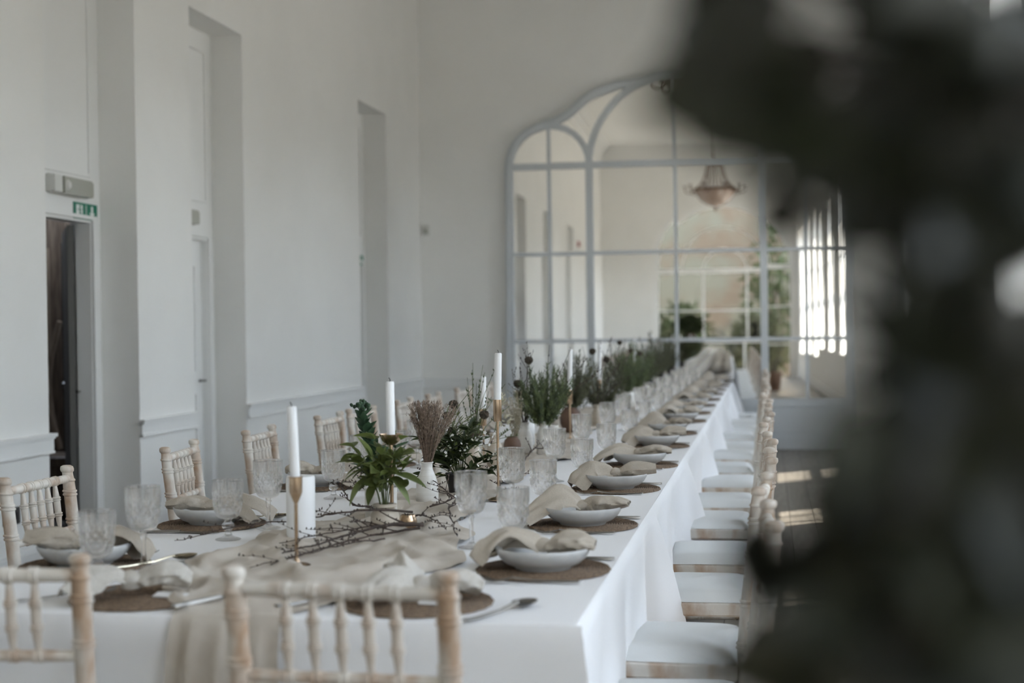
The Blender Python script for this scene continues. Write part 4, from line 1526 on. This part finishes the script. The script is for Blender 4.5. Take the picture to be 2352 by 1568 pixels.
def pods(label, x, y, z, lst):
    t = thing('seed_pods', label, 'bouquet', (x, y, z), 0, 'bouquets along the table')
    for (dx, dy, h) in lst:
        stem(t, [(dx * .1, dy * .1, 0), (dx * .5, dy * .5, h * .5), (dx, dy, h)], .0015, .001, 'stem', 8)
        M = T(dx, dy, h + .01) @ Euler((U(-.4, .2), U(-.3, .3), 0)).to_matrix().to_4x4() @ Matrix.Scale(1.35, 4)
        put('pod', podm, t, M)
        put('sepals', sepm, t, M)


pods('round dark scabiosa seed pods on thin stems beside the white bloom', -1.2, 5.76, CB + .10, [(-.075, -.05, .17), (-.095, -.08, .125), (.055, -.06, .128), (-.075, -.08, .062), (.0, -.1, .05), (-.115, -.1, .01)])
b = thing('cream_bloom', 'ragged cream white bloom beside the thin stems', 'flower', (-1.13, 5.9, CB + .12), 0)
stem(b, [(-.02, 0, 0), (.0, 0, .08), (.02, 0, .15)], .002, .0015)
pet = leaf_mesh('petal', .035, .022, 'cream', -.6, .5, 5)
for k in range(22):
    a, e = k * 2.4, U(.0, 1.3)
    put('petal', pet, b, orient((.02, 0, .145 + .0015 * k), (math.cos(a) * math.cos(e), math.sin(a) * math.cos(e), math.sin(e)), U(-.4, .4), U(.7, 1.1)))
for k in range(16):
    a, e = k * 2.4, U(-.3, 1.0)
    put('petal', pet, b, orient((.03 + .02 * math.cos(a), .02 * math.sin(a), .05 + .004 * k), (math.cos(a), math.sin(a), e), U(-.4, .4), U(.6, 1.0)))

# 6 beige bottle, pale dried sprig, twig bottle
vase('slim', 'beige bottle just left of the tall brass holder', -1.135, 5.86, 'stoneware', 1.12)
wisps('few limp yellowish sprigs in the beige bottle', 'limp_sprigs', -1.135, 5.86, CB + .12, [(.07, 0, .05), (.1, .02, .02), (-.08, .02, .04), (.03, -.03, .07)], 'stem')
vase('round', 'small brown pot holding the pale dried sprig', -1.16, 6.42, 'brown_pot', .75)
b = thing('dried_sprig', 'pale beige dried sprig right of the tall brass holder', 'bouquet', (-1.15, 6.42, CB + .07), 0, 'bouquets along the table')
q = MB()
for k in range(26):
    dx, dy, h = U(-.055, .04), U(-.04, .04), U(.13, .24)
    P = stem(b, [(dx * .1, dy * .1, 0), (dx * .5 + .01, dy * .5, h * .5), (dx, dy, h)], .0012, .0008, 'plume_pale', 8)
    for i in range(2, 9):
        for j in range(5):
            p = P[i] + Vector((U(-.005, .005), U(-.005, .005), U(-.008, .008)))
            d = Vector((U(-1, 1), U(-1, 1), U(0, 1))).normalized()
            n_ = d.orthogonal().normalized() * .0022
            e = p + d * .007
            q.add([p - n_, e, p + n_], [[0, 1, 2]])
tag(q.build('dried_florets', M_['plume_pale'], b, False), kind='stuff')
vase('bottle', 'white bottle holding bare dark twigs', -1.135, 6.62, 'white_vase', 1.0)


def twig(name, label, pts, r0, r1, parent=None, sub=6, blen=.06, seed=0, buds=True, loc=(0, 0, 0), cat='twig', group=None, flat=False):
    rr = random.Random(seed)
    t = parent or thing(name, label, cat, loc, 0, group)
    n = 22
    P = curve(pts, n)
    P = [p + Vector((rr.uniform(-.003, .003), rr.uniform(-.003, .003), rr.uniform(-.001, .003))) for p in P]
    MB().tube(P, [r0 + (r1 - r0) * i / n for i in range(n + 1)], 6).build('main_stem', M_['twig'], t)
    bud = bpy.data.meshes.get('twig_bud') or MB().lathe([(0, -.002), (.0021, .001), (.0017, .005), (0, .008)], 5).mesh('twig_bud', M_['twig'])
    if buds:
        for i in range(3, n, 2):
            put('bud', bud, t, T(*P[i]) @ Euler((rr.uniform(-1, 1), rr.uniform(-1, 1), 0)).to_matrix().to_4x4())
    for k in range(sub):
        i = int(n * (.15 + .75 * (k + rr.random() * .6) / max(1, sub)))
        i = min(i, n - 1)
        d = (P[i + 1] - P[i]).normalized()
        side = Vector((-d.y, d.x, 0)) * (1 if k % 2 else -1)
        if not flat:
            side = side + Vector((0, 0, rr.uniform(-.2, .9)))
        L = blen * rr.uniform(.6, 1.4)
        e = P[i] + (d * .8 + side * rr.uniform(.4, .9)).normalized() * L
        m_ = (P[i] + e) / 2 + Vector((0, 0, rr.uniform(-.004, .008)))
        rr0 = (r0 + (r1 - r0) * i / n) * .65
        Q = curve([P[i], m_, e], 8)
        MB().tube(Q, [rr0 * (1 - .6 * j / 8) for j in range(9)], 5).build('side_twig', M_['twig'], t)
        if buds:
            for j in (3, 5, 7, 8):
                put('bud', bud, t, T(*Q[j]) @ Euler((rr.uniform(-1, 1), rr.uniform(-1, 1), 0)).to_matrix().to_4x4())
    return t


b = thing('bare_twigs', 'tall bare dark twigs standing in the white bottle', 'bouquet', (-1.135, 6.62, CB + .13), 0, 'bouquets along the table')
for k, e in enumerate(((-.05, 0, .21), (-.02, .02, .30), (.005, 0, .36), (.03, .0, .26), (.05, .02, .22), (-.035, -.02, .17), (.02, -.02, .40), (.015, .0, .19), (-.06, .02, .27), (.045, .0, .36))):
    twig('', '', [(e[0] * .1, e[1] * .1, -.01), (e[0] * .4 + U(-.012, .012), e[1] * .4, e[2] * .45), (e[0] * .8 + U(-.015, .015), e[1], e[2] * .75), e], .0022, .0008, b, 4, .05, k)

# 7 fluffy bunches of fine greenery
def fluffy(label, x, y, z, h, w, m, n=520, lean=0, sd=0):
    rr = random.Random(sd)
    t = thing('fluffy_bunch', label, 'bouquet', (x, y, z), 0, 'bouquets along the table')
    q = MB()
    for k in range(int(n / 12)):
        a = rr.uniform(0, 6.28)
        r = rr.random() ** .6
        hh = h * rr.uniform(.5, 1) * (1 - .35 * r)
        e = (r * math.cos(a) * w + lean * hh, r * math.sin(a) * w * .8, hh)
        P = curve([(e[0] * .08, e[1] * .08, 0), (e[0] * .55, e[1] * .55, hh * .42), e], 8)
        MB().tube(P, [.0016 - .0001 * i for i in range(9)], 4, False).build('stem', M_['stem'], t)
        for i in range(2, 9):
            for j in range(14):
                p = P[i] + Vector((rr.uniform(-.004, .004), rr.uniform(-.004, .004), rr.uniform(-.02, .02)))
                tn = (P[min(i + 1, 8)] - P[i - 1]).normalized()
                d = (tn * rr.uniform(.4, 1.1) + Vector((rr.uniform(-1, 1), rr.uniform(-1, 1), rr.uniform(-.2, .6))) * .7).normalized()
                n_ = d.orthogonal().normalized() * .0017
                e2 = p + d * rr.uniform(.016, .034)
                q.add([p - n_, e2, p + n_], [[0, 1, 2]])
    tag(q.build('needles', M_[m], t, False), kind='stuff')
    return t


vase('slim', 'tall white bottle under the fluffy green bunch', -1.035, 6.55, 'white_vase', 1.15)
fluffy('fluffy bright green bunch of fine needles in the tall white bottle', -1.035, 6.55, CB + .13, .31, .150, 'needle', 760, .03, 1)
pods('round dark seed pod standing over the fluffy green bunch', -1.06, 6.6, CB + .13, [(-.04, -.05, .30), (-.10, -.02, .19), (-.085, -.03, .14)])
wisps('long bare arching sprays over the fluffy green bunch', 'arching_sprays', -1.03, 6.6, CB + .13, [(.20, 0, .32), (.24, .05, .24), (.12, 0, .36), (.02, .0, .38), (-.13, 0, .34), (.27, 0, .27)], 'twig')
vase('round', 'round white vase right of the tall white bottle', -1.06, 7.0, 'white_vase', .85)
vase('round', 'brown earthenware pot right of the fluffy green bunch', -1.10, 7.95, 'brown_pot', 1.15)
fluffy('dusky olive bunch of fine needles in the brown pot', -1.08, 7.95, CB + .13, .34, .17, 'needle_olive', 640, .08, 2)
vase('slim', 'small cream bottle beyond the brown pot', -1.0, 8.35, 'stoneware', 1.0)
fluffy('second olive bunch of fine needles beyond the brown pot', -.99, 8.5, CB + .1, .30, .15, 'needle_olive', 520, .05, 3)
wisps('sparse tall sprays between the olive bunches', 'tall_sprays', -1.0, 8.35, CB + .12, [(.1, 0, .42), (.22, .05, .34), (-.08, 0, .36), (.03, .0, .40), (.27, .0, .22)], 'twig')
pods('dark seed pods standing over the olive bunches', -1.0, 8.35, CB + .12, [(-.02, 0, .32), (.06, .02, .27)])
for (x, y, h, w, m, sd, lab, vl) in (
        (-1.0, 10.3, .40, .20, 'needle', 4, 'full green bunch halfway along the table', 'white vase halfway along the table'),
        (-1.03, 11.1, .42, .18, 'needle', 5, 'green bunch just beyond the halfway bunch', 'white vase just beyond the halfway one'),
        (-1.05, 12.7, .46, .20, 'needle_olive', 6, 'dark olive bunch second from the mirror', 'dark pot second from the mirror'),
        (-1.1, 14.9, .45, .22, 'needle_olive', 7, 'dark olive bunch right before the mirror', 'dark pot right before the mirror')):
    vase('round', vl, x, y, 'white_vase' if m == 'needle' else 'dark_pot', 1.0)
    fluffy(lab, x, y, CB + .11, h, w, m, 620, .02, sd)
pods('dark seed pods rising from the halfway green bunch', -1.0, 10.3, CB + .11, [(.02, 0, .30), (.08, .02, .28), (-.06, 0, .36)])
vase('bottle', 'white bottle of dark twigs beyond the olive bunches', -1.05, 9.6, 'white_vase')
b = thing('bare_twigs', 'dark twigs in the white bottle beyond the olive bunches', 'bouquet', (-1.05, 9.6, CB + .13), 0, 'bouquets along the table')
for k, e in enumerate(((-.05, 0, .30), (.06, .02, .34), (.0, 0, .40), (.10, .0, .36), (.03, .02, .28), (.14, 0, .33))):
    twig('', '', [(e[0] * .1, 0, -.01), (e[0] * .5, 0, e[2] * .5), e], .003, .0012, b, 5, .07, k + 30)

# 8 loose twigs on the runner
TW = 'loose dark twigs on the runner'
zz = TZ + .035
twig('loose_twig', 'longest dark twig, thick end by the brass votive', [(-.955, 3.872, zz + .012), (-1.03, 3.80, zz + .02), (-1.10, 3.71, zz + .012), (-1.17, 3.56, zz), (-1.235, 3.45, zz - .01)], .0055, .0018, None, 9, .10, 51, group=TW)
twig('loose_twig', 'second long dark twig crossing below the leafy jar', [(-.965, 3.86, zz + .004), (-1.05, 3.76, zz), (-1.11, 3.60, zz), (-1.16, 3.44, zz - .004), (-1.21, 3.33, zz - .015)], .0042, .0014, None, 8, .09, 52, group=TW)
twig('loose_twig', 'dark twig arching between pillar candle and leafy jar', [(-1.02, 4.0, zz + .03), (-1.13, 3.92, zz + .045), (-1.22, 3.86, zz + .04), (-1.30, 3.93, zz + .02), (-1.38, 4.05, zz)], .0036, .0013, None, 7, .09, 53, group=TW)
twig('loose_twig', 'forked dark twig right of the white grass bottle', [(-.99, 4.63, zz + .02), (-.985, 4.4, zz + .012), (-.96, 4.22, zz + .01), (-.90, 4.0, zz), (-.845, 3.81, zz - .015)], .0038, .0011, None, 7, .08, 54, group=TW)
twig('loose_twig', 'thin twig with budded tips left of the ribbed white vase', [(-1.20, 4.2, zz + .02), (-1.24, 4.15, zz + .03), (-1.30, 4.25, zz + .06), (-1.36, 4.42, zz + .07), (-1.38, 4.6, zz + .05)], .0030, .001, None, 8, .07, 55, group=TW)
twig('loose_twig', 'thin twig reaching left past the pillar candle to a goblet foot', [(-1.27, 3.86, zz + .02), (-1.36, 3.80, zz + .025), (-1.46, 3.74, zz + .02), (-1.56, 3.70, zz - .005), (-1.63, 3.72, zz - .02)], .0026, .001, None, 5, .07, 56, group=TW)
twig('loose_twig', 'dark twig lying beside the tall brass holder', [(-.88, 4.6, zz - .01), (-.93, 4.9, zz + .01), (-.98, 5.15, zz + .015), (-.92, 5.4, zz), (-.86, 5.6, zz - .015)], .003, .0012, None, 8, .07, 57, group=TW)
twig('loose_twig', 'dark twig among the white bottles left of the clear goblets', [(-1.02, 5.9, zz), (-1.0, 6.05, zz + .04), (-.98, 6.2, zz + .03), (-1.0, 6.4, zz + .06)], .0034, .0013, None, 7, .10, 58, group=TW)
twig('loose_twig', 'dark twig between the ribbed vase and the grass bottle', [(-1.05, 4.35, zz), (-1.0, 4.42, zz + .02), (-1.06, 4.52, zz + .05), (-1.16, 4.75, zz + .06)], .003, .001, None, 8, .08, 59, group=TW)
twig('loose_twig', 'dark twig standing up behind the leafy jar toward the wall side', [(-1.10, 4.15, zz), (-1.17, 4.2, zz + .02), (-1.25, 4.3, zz + .07), (-1.28, 4.36, zz + .11)], .0028, .001, None, 6, .07, 60, group=TW)

twig('loose_twig', 'thin twig running under the leafy jar toward the pillar candle foot', [(-1.0, 3.93, zz), (-1.1, 3.86, zz + .008), (-1.2, 3.72, zz + .004), (-1.29, 3.62, zz - .008)], .003, .001, None, 8, .09, 61, group=TW)
twig('loose_twig', 'dark twig lying right of the leafy jar', [(-1.05, 4.1, zz + .006), (-1.0, 4.05, zz + .014), (-.94, 3.98, zz + .006), (-.90, 3.92, zz - .008)], .0028, .001, None, 7, .07, 62, group=TW)
twig('loose_twig', 'nearest thin twig tip below the brass tulip holder', [(-1.02, 3.70, zz - .004), (-1.09, 3.58, zz), (-1.16, 3.42, zz - .006), (-1.25, 3.30, zz - .016)], .0026, .0009, None, 7, .08, 63, group=TW)

# ------------------------------------------------------------------ chandeliers
def chandelier(label, x, y, zb):
    t = thing('chandelier', label, 'chandelier', (x, y, zb), 0, 'tiered bronze chandeliers')
    MB().lathe([(0, 0), (.05, .005), (.2, .05), (.36, .16), (.46, .30), (.5, .40), (.47, .41), (.33, .2), (.18, .09), (0, .05)], 32, None, lambda a, j, z: 1 + .02 * math.cos(a * 24)).build('crystal_basket', M_['crystal'], t)
    MB().lathe([(0, -.12), (.03, -.10), (.04, -.06), (.02, -.02), (0, 0)], 12).build('finial', M_['bronze'], t)
    MB().lathe([(.50, .39), (.53, .39), (.54, .42), (.53, .45), (.50, .45)], 36).build('rim_ring', M_['bronze'], t)
    MB().lathe([(.16, 1.05), (.2, 1.05), (.21, 1.08), (.19, 1.11), (.16, 1.11)], 24).build('upper_ring', M_['bronze'], t)
    q = MB()
    for k in range(24):
        a = k * PI / 12
        q.tube(curve([(.5 * math.cos(a), .5 * math.sin(a), .44), (.3 * math.cos(a), .3 * math.sin(a), .66), (.18 * math.cos(a), .18 * math.sin(a), 1.06)], 8), .012, 4, False)
    tag(q.build('bead_strands', M_['crystal'], t), kind='stuff')
    for k in range(10):
        a = k * PI / 5
        c, s = math.cos(a), math.sin(a)
        arm = MB().tube(curve([(.5 * c, .5 * s, .42), (.6 * c, .6 * s, .34), (.72 * c, .72 * s, .38), (.74 * c, .74 * s, .5)], 10), .014, 6).build('arm', M_['bronze'], t)
        MB().lathe([(0, .49), (.04, .5), (.045, .52), (0, .52)], 10, T(.74 * c, .74 * s, 0)).build('drip_pan', M_['bronze'], arm)
        MB().lathe([(0, .52), (.014, .52), (.014, .62), (.006, .65), (0, .66)], 8, T(.74 * c, .74 * s, 0)).build('candle_tube', M_['wax'], arm)
    MB().tube([(0, 0, .1), (0, 0, 1.3)], .02, 8).build('centre_rod', M_['bronze'], t)
    MB().tube([(0, 0, 1.3), (0, 0, ZC - zb)], .012, 6).build('chain', M_['bronze'], t)
    MB().lathe([(0, ZC - zb - .06), (.08, ZC - zb - .04), (.1, ZC - zb), (0, ZC - zb)], 16).build('ceiling_rose', M_['bronze'], t)


chandelier('bronze and crystal basket chandelier, the one larger in the mirror', -.73, 11.2, 4.42)
chandelier('bronze and crystal basket chandelier, the one smaller in the mirror', -.75, -3.6, 4.36)

# ------------------------------------------------------------------ what the mirror shows behind the camera
def foliage_ball(t, c, r, n, m, L, W, sd):
    rr = random.Random(sd)
    q = MB()
    for k in range(n):
        d = Vector((rr.gauss(0, 1), rr.gauss(0, 1), rr.gauss(0, 1))).normalized()
        p = Vector(c) + Vector((d.x * r[0], d.y * r[1], d.z * r[2])) * rr.random() ** .45
        a = (d + Vector((rr.uniform(-1, 1), rr.uniform(-1, 1), rr.uniform(-1, 1)))).normalized()
        b_ = a.orthogonal().normalized() * W * .5
        l = L * rr.uniform(.6, 1.2)
        q.add([p, p + a * l * .5 + b_, p + a * l, p + a * l * .5 - b_], [[0, 1, 2, 3]])
    tag(q.build('foliage', M_[m], t, False), kind='stuff')


for (x, y, z0, z1, w, lab) in ((-1.38, -1.2, 1.15, 1.58, .30, 'dark greenery on a tall stand behind the viewer, mirrored above the table'),):
    t = thing('greenery_stand', lab, 'plant stand', (x, y, 0), 0, 'greenery stands behind the viewer')
    MB().lathe([(0, 0), (.16, 0), (.16, .015), (.02, .03), (.015, .05), (.015, z0), (.1, z0 + .05), (.12, z0 + .12), (0, z0 + .12)], 20).build('stand', M_['bronze'], t)
    foliage_ball(t, (0, 0, (z0 + z1) / 2 + .1), (w, w, (z1 - z0) / 2), 700, 'leaf_dark', .10, .05, 5)
for k, (x, y, h, w) in enumerate(((-4.6, -11.2, 2.6, .9), (-1.9, -12.6, 2.4, .8), (.3, -11.2, 2.1, .8), (3.6, -12.4, 3.0, 1.0), (-4.4, -14.4, 4.2, 1.0), (.9, -14.4, 4.6, 1.0))):
    t = thing('garden_shrub', '%s garden shrub outside the arched window, counting from the wall side' % ORD[(0, 2, 3, 5, 1, 4)[k]], 'shrub', (x, y, -.3), 0, 'garden shrubs beyond the arched window')
    MB().tube(curve([(0, 0, 0), (.05, 0, h * .3), (0, .05, h * .6)], 6), .05, 7).build('trunk', M_['bark'], t)
    foliage_ball(t, (0, 0, h * .55), (w, w, h * .48), 900, ('leaf_olive', 'leaf_dark')[k % 2], .28, .13, 60 + k)

for k in range(11):
    rr = random.Random(k + 200)
    x, y, h, w = 26 + rr.uniform(-3, 4), -16 + k * 5.8, rr.uniform(5.5, 7.5), 3.1
    t = thing('garden_tree', '%s tree outside the windows, counting from behind the viewer' % ORD[k], 'tree', (x, y, -.3), 0, 'trees beyond the window wall')
    MB().tube(curve([(0, 0, 0), (.1, 0, h * .3), (0, .1, h * .6)], 6), .16, 7).build('trunk', M_['bark'], t)
    foliage_ball(t, (0, 0, h * .52), (w * .8, w * .78, h * .5), 1100, 'leaf_olive', .7, .45, 80 + k)

# ------------------------------------------------------------------ the big shrub close to the lens
LF = '-0018+0687+1487-0011+0610+1468-0007+0560+1466-0001+0431+1433+0046+0612+1474+0038+0494+1442+0055+0520+1447+0092+0712+1493+0078+0527+1447+0069+0459+1439+0109+0640+1478-0022+0513+1444-0021+0702+1487-0006+0431+1424-0008+0591+1460-0007+0698+1484+0045+0657+1469+0060+0683+1470+0056+0535+1448+0084+0706+1479+0061+0489+1436+0099+0729+1479+0089+0595+1450+0113+0683+1470-0044+0681+1472-0022+0461+1423-0027+0602+1447-0018+0467+1427-0015+0709+1471+0045+0543+1441+0072+0518+1435+0107+0671+1460+0114+0664+1455-0034+0560+1437-0031+0691+1459-0020+0427+1411-0021+0556+1432-0019+0651+1448-0011+0661+1448-0014+0673+1449+0002+0575+1431+0004+0695+1452+0018+0639+1443+0028+0622+1442+0049+0482+1422+0073+0636+1446+0064+0454+1415+0076+0496+1422+0104+0620+1440-0023+0539+1426-0023+0660+1444-0021+0598+1435-0011+0591+1430-0006+0545+1419-0001+0468+1411-0002+0700+1444+0010+0429+1401+0019+0471+1409+0043+0518+1418+0072+0610+1424+0075+0559+1421+0077+0523+1415+0085+0569+1421+0077+0445+1401-0011+0469+1405-0004+0562+1414-0001+0639+1424+0009+0581+1419+0013+0562+1414+0019+0441+1397+0037+0687+1425+0035+0555+1410+0050+0573+1413+0055+0493+1401+0089+0682+1432+0093+0666+1427+0099+0587+1414-0005+0652+1412+0020+0715+1417+0016+0493+1394+0029+0471+1392+0046+0609+1413+0035+0446+1390+0043+0451+1394+0055+0475+1390+0072+0579+1404+0072+0483+1392+0026+0538+1395+0040+0621+1398+0040+0470+1389+0054+0574+1392+0075+0647+1407+0077+0635+1396+0085+0632+1395+0087+0510+1389+0007+0657+1392+0030+0545+1382+0027+0443+1378+0058+0571+1390+0058+0466+1377+0074+0550+1384+0080+0487+1380+0047+0626+1384+0061+0504+1375+0075+0544+1370+0100+0654+1383+0026+0444+1362+0074+0696+1377+0067+0508+1367+0071+0512+1367+0068+0450+1364+0052+0575+1357+0071+0646+1358+0070+0503+1352+0100+0665+1364+0042+0541+1349+0062+0652+1351+0049+0628+1341+0054+0595+1336+0056+0539+1342+0089+0537+1339+0053+0567+1325+0078+0707+1323+0061+0467+1330+0106+0610+1332+0053+0675+1310+0047+0476+1323+0054+0485+1326+0063+0495+1319+0097+0621+1313+0082+0704+1299+0085+0669+1304+0083+0590+1307+0080+0542+1315+0090+0530+1310+0056+0504+1302+0055+0437+1310+0094+0699+1290+0073+0471+1308+0092+0549+1300+0041+0670+1282+0055+0587+1290+0065+0610+1290+0056+0469+1303+0069+0493+1300+0101+0652+1282+0120+0720+1274+0103+0628+1282+0026+0606+1281+0037+0665+1269+0054+0614+1272+0041+0452+1297+0068+0632+1276+0063+0552+1287+0075+0610+1281+0101+0718+1266+0095+0648+1271+0087+0543+1285+0029+0579+1267+0041+0623+1268+0044+0570+1276+0048+0545+1275+0060+0668+1262+0050+0440+1289+0058+0546+1275+0084+0718+1258+0071+0519+1282+0070+0454+1286+0104+0614+1268+0042+0649+1246+0042+0554+1262+0057+0556+1267+0069+0628+1257+0059+0567+1266+0085+0693+1241+0081+0676+1254+0071+0506+1274+0078+0493+1277+0089+0548+1264+0007+0534+1257+0023+0705+1231+0029+0586+1252+0029+0632+1243+0040+0577+1253+0030+0448+1269+0039+0532+1260+0057+0623+1245+0059+0588+1252+0083+0722+1225+0054+0458+1267+0078+0551+1256+0101+0680+1236+0099+0605+1248+0074+0456+1271+0000+0637+1228+0012+0539+1247+0024+0555+1242+0039+0643+1236+0030+0444+1268+0036+0444+1262+0054+0610+1235+0049+0466+1258+0057+0455+1266+0085+0695+1221+0090+0682+1223+0082+0526+1254+0119+0704+1222+0083+0503+1258-0008+0546+1241+0026+0558+1234+0029+0507+1248+0039+0591+1226+0053+0673+1211+0048+0536+1242+0065+0620+1224+0063+0533+1239+0084+0607+1224+0072+0548+1234+0086+0558+1239+0104+0648+1225+0006+0682+1197+0014+0436+1253+0032+0697+1198+0043+0652+1212+0058+0717+1200+0041+0511+1237+0050+0494+1241+0071+0619+1216+0071+0589+1218+0075+0572+1221+0082+0604+1214+0076+0512+1235+0081+0479+1243-0002+0473+1238+0001+0670+1190+0012+0593+1213+0019+0634+1205+0030+0599+1210+0035+0693+1183+0030+0469+1234+0037+0469+1233+0043+0434+1243+0066+0626+1199+0068+0535+1222+0084+0616+1204+0064+0438+1245+0076+0452+1239-0021+0664+1176-0004+0534+1211+0015+0594+1197+0032+0640+1190+0037+0559+1205+0049+0674+1183+0057+0654+1191+0049+0559+1208+0048+0442+1236+0086+0678+1179+0086+0617+1192+0078+0497+1220+0068+0467+1232+0070+0439+1239+0153+0899+0896+0210+0940+0678+0535+0675+1298+0206+0916+1101+0701+0830+1093+0330+0590+1595+0418+0560+1666+0476+0506+1048+0296+0620+1632+0240+0840+0865+0399+1065+1386+0513+1076+1195+0292+0902+0672+0306+0890+0838+0572+0787+0791+0433+0805+0590+0556+0738+1457+0477+0741+0866+0530+0786+0631+0414+0469+1121+0255+0826+1644+0223+0738+0813+0266+0833+1408+0375+0868+1308+0167+0725+0807+0255+0682+0635+0151+0944+0907+0448+0515+0915+0489+0868+1160+0300+0658+1650+0643+0844+1164+0263+0831+0849+0258+0827+0622+0405+0898+1034+0366+0880+1529+0660+0959+0933+0547+0871+1029+0344+0658+1128+0578+0571+0937+0330+0801+1322+0425+0959+0969+0497+0580+1152+0204+0772+1548+0276+0864+1103+0272+0832+1490+0222+0982+1270+0535+1046+1081+0583+0829+0646+0452+0745+0922+0218+0595+0888+0560+0815+1120+0282+0988+1363+0524+0617+1556+0511+0622+0805+0342+0904+1225+0624+0583+0981+0504+0741+1585+0410+0767+1467+0396+0558+1389+0369+0958+0820+0576+0700+1068+0197+0591+1076+0322+0803+1069+0476+0613+1280+0543+0677+1400+0315+0916+1228+0498+0737+0654+0386+0878+1161+0410+0844+1790+0416+0865+1134+0592+0965+0709+0363+0871+1028+0432+0806+1782+0600+0670+1588+0395+0931+0868+0608+0871+0740+0357+0782+0712+0525+0607+1595+0382+0628+1619+0249+0916+1214+0612+0830+0897+0477+0853+0805+0330+0856+1644+0525+0574+1435+0308+0969+1052+0255+0617+1615+0390+0815+1074+0369+0762+1101+0351+0924+0942+0297+0607+1223+0368+0516+0741+0613+0977+1265+0365+0460+1133+0322+0697+1250+0503+1025+1111+0561+0890+1378+0311+1042+1220+0294+0623+0988+0579+0980+1088+0468+0968+0594+0607+0807+1149+0543+0808+0990+0343+0822+1364+0245+0988+1383+0570+0802+0915+0555+0660+1102+0242+0800+1140+0287+0583+1387+0127+0715+1533+0319+0711+0651+0256+0546+0941+0217+0981+1288+0325+0644+1684+0356+0613+1313+0319+0709+1207+0406+0566+0854+0285+0803+1607+0364+0764+1601+0388+0730+1394+0443+0531+1321+0427+0674+1390+0642+0715+1555+0698+0908+1048+0578+0717+1388+0436+0494+1189+0268+0626+1610+0652+0733+1143+0344+0696+1177+0632+0719+0952+0650+0848+0717+0351+1062+0883+0414+1035+1342+0573+0648+1129+0400+0789+1145+0511+0884+0832+0412+0676+1570+0400+1037+0903+0232+0803+0725+0374+0995+0685+0639+0966+1071+0262+0742+1490+0525+0736+0521+0380+0790+0733+0671+0761+1426+0413+0749+0707+0216+0820+1717+0435+0828+1704+0355+0905+0723+0190+0753+1108+0601+0712+1128'
pts = [tuple(int(LF[i + 5 * j:i + 5 * j + 5]) / 1000 for j in range(3)) for i in range(0, len(LF), 15)]
t = thing('potted_shrub', 'tall dark leafy shrub close by, blurred across the whole window side', 'shrub', (0, 0, 0))
bx_, by_ = .42, .80
MB().lathe([(0, 0), (.15, 0), (.155, .01), (.20, .36), (.215, .37), (.215, .40), (.195, .40), (.185, .34), (0, .34)], 32, T(bx_, by_, 0)).build('plant_pot', M_['terracotta'], t)
BR = []
for (e, r) in (((.36, .76, 1.9), .011), ((.2, .66, 1.62), .008), ((.18, .62, 1.2), .007), ((.62, .9, 1.6), .008), ((.5, 1.05, 1.3), .007), ((.3, .6, .98), .006), ((.14, .62, 1.42), .006), ((.6, .6, 1.2), .007)):
    P = curve([(bx_ + U(-.03, .03), by_ + U(-.03, .03), .33), ((bx_ + e[0]) / 2 + .06, (by_ + e[1]) / 2, e[2] * .55), e], 14)
    MB().tube(P, [r * (1 - .6 * i / 14) for i in range(15)], 7).build('branch', M_['bark'], t)
    BR += P[4:]
rl = random.Random(9)
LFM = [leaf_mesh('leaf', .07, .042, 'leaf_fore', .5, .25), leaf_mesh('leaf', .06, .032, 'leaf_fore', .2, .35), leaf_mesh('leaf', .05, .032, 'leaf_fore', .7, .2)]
near, rest = pts[:300], pts[300:]
tw = MB()
for p in near:
    p = Vector(p)
    b0 = min(BR, key=lambda c: (c - p).length)
    d = (p - b0)
    d = (d.normalized() * .5 + Vector((rl.uniform(-1, 1), rl.uniform(-1, 1), rl.uniform(-.9, .5)))).normalized()
    o = orient(p - d * .03, d, rl.uniform(-1.5, 1.5), rl.uniform(.62, .95))
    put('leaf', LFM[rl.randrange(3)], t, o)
    if rl.random() < .5:
        tw.tube([b0, (b0 + p - d * .03) / 2 + Vector((0, 0, .01)), p - d * .03], [.002, .0014, .001], 4, False)
tag(tw.build('twiglets', M_['bark'], t), kind='stuff')
q = MB()
for p in rest:
    p = Vector(p)
    d = Vector((rl.uniform(-1, 1), rl.uniform(-1, 1), rl.uniform(-.9, .6))).normalized()
    me = LFM[rl.randrange(3)]
    M = orient(p, d, rl.uniform(-1.5, 1.5), 1)
    q.add([v.co[:] for v in me.vertices], [list(f.vertices) for f in me.polygons], M)
if rest:
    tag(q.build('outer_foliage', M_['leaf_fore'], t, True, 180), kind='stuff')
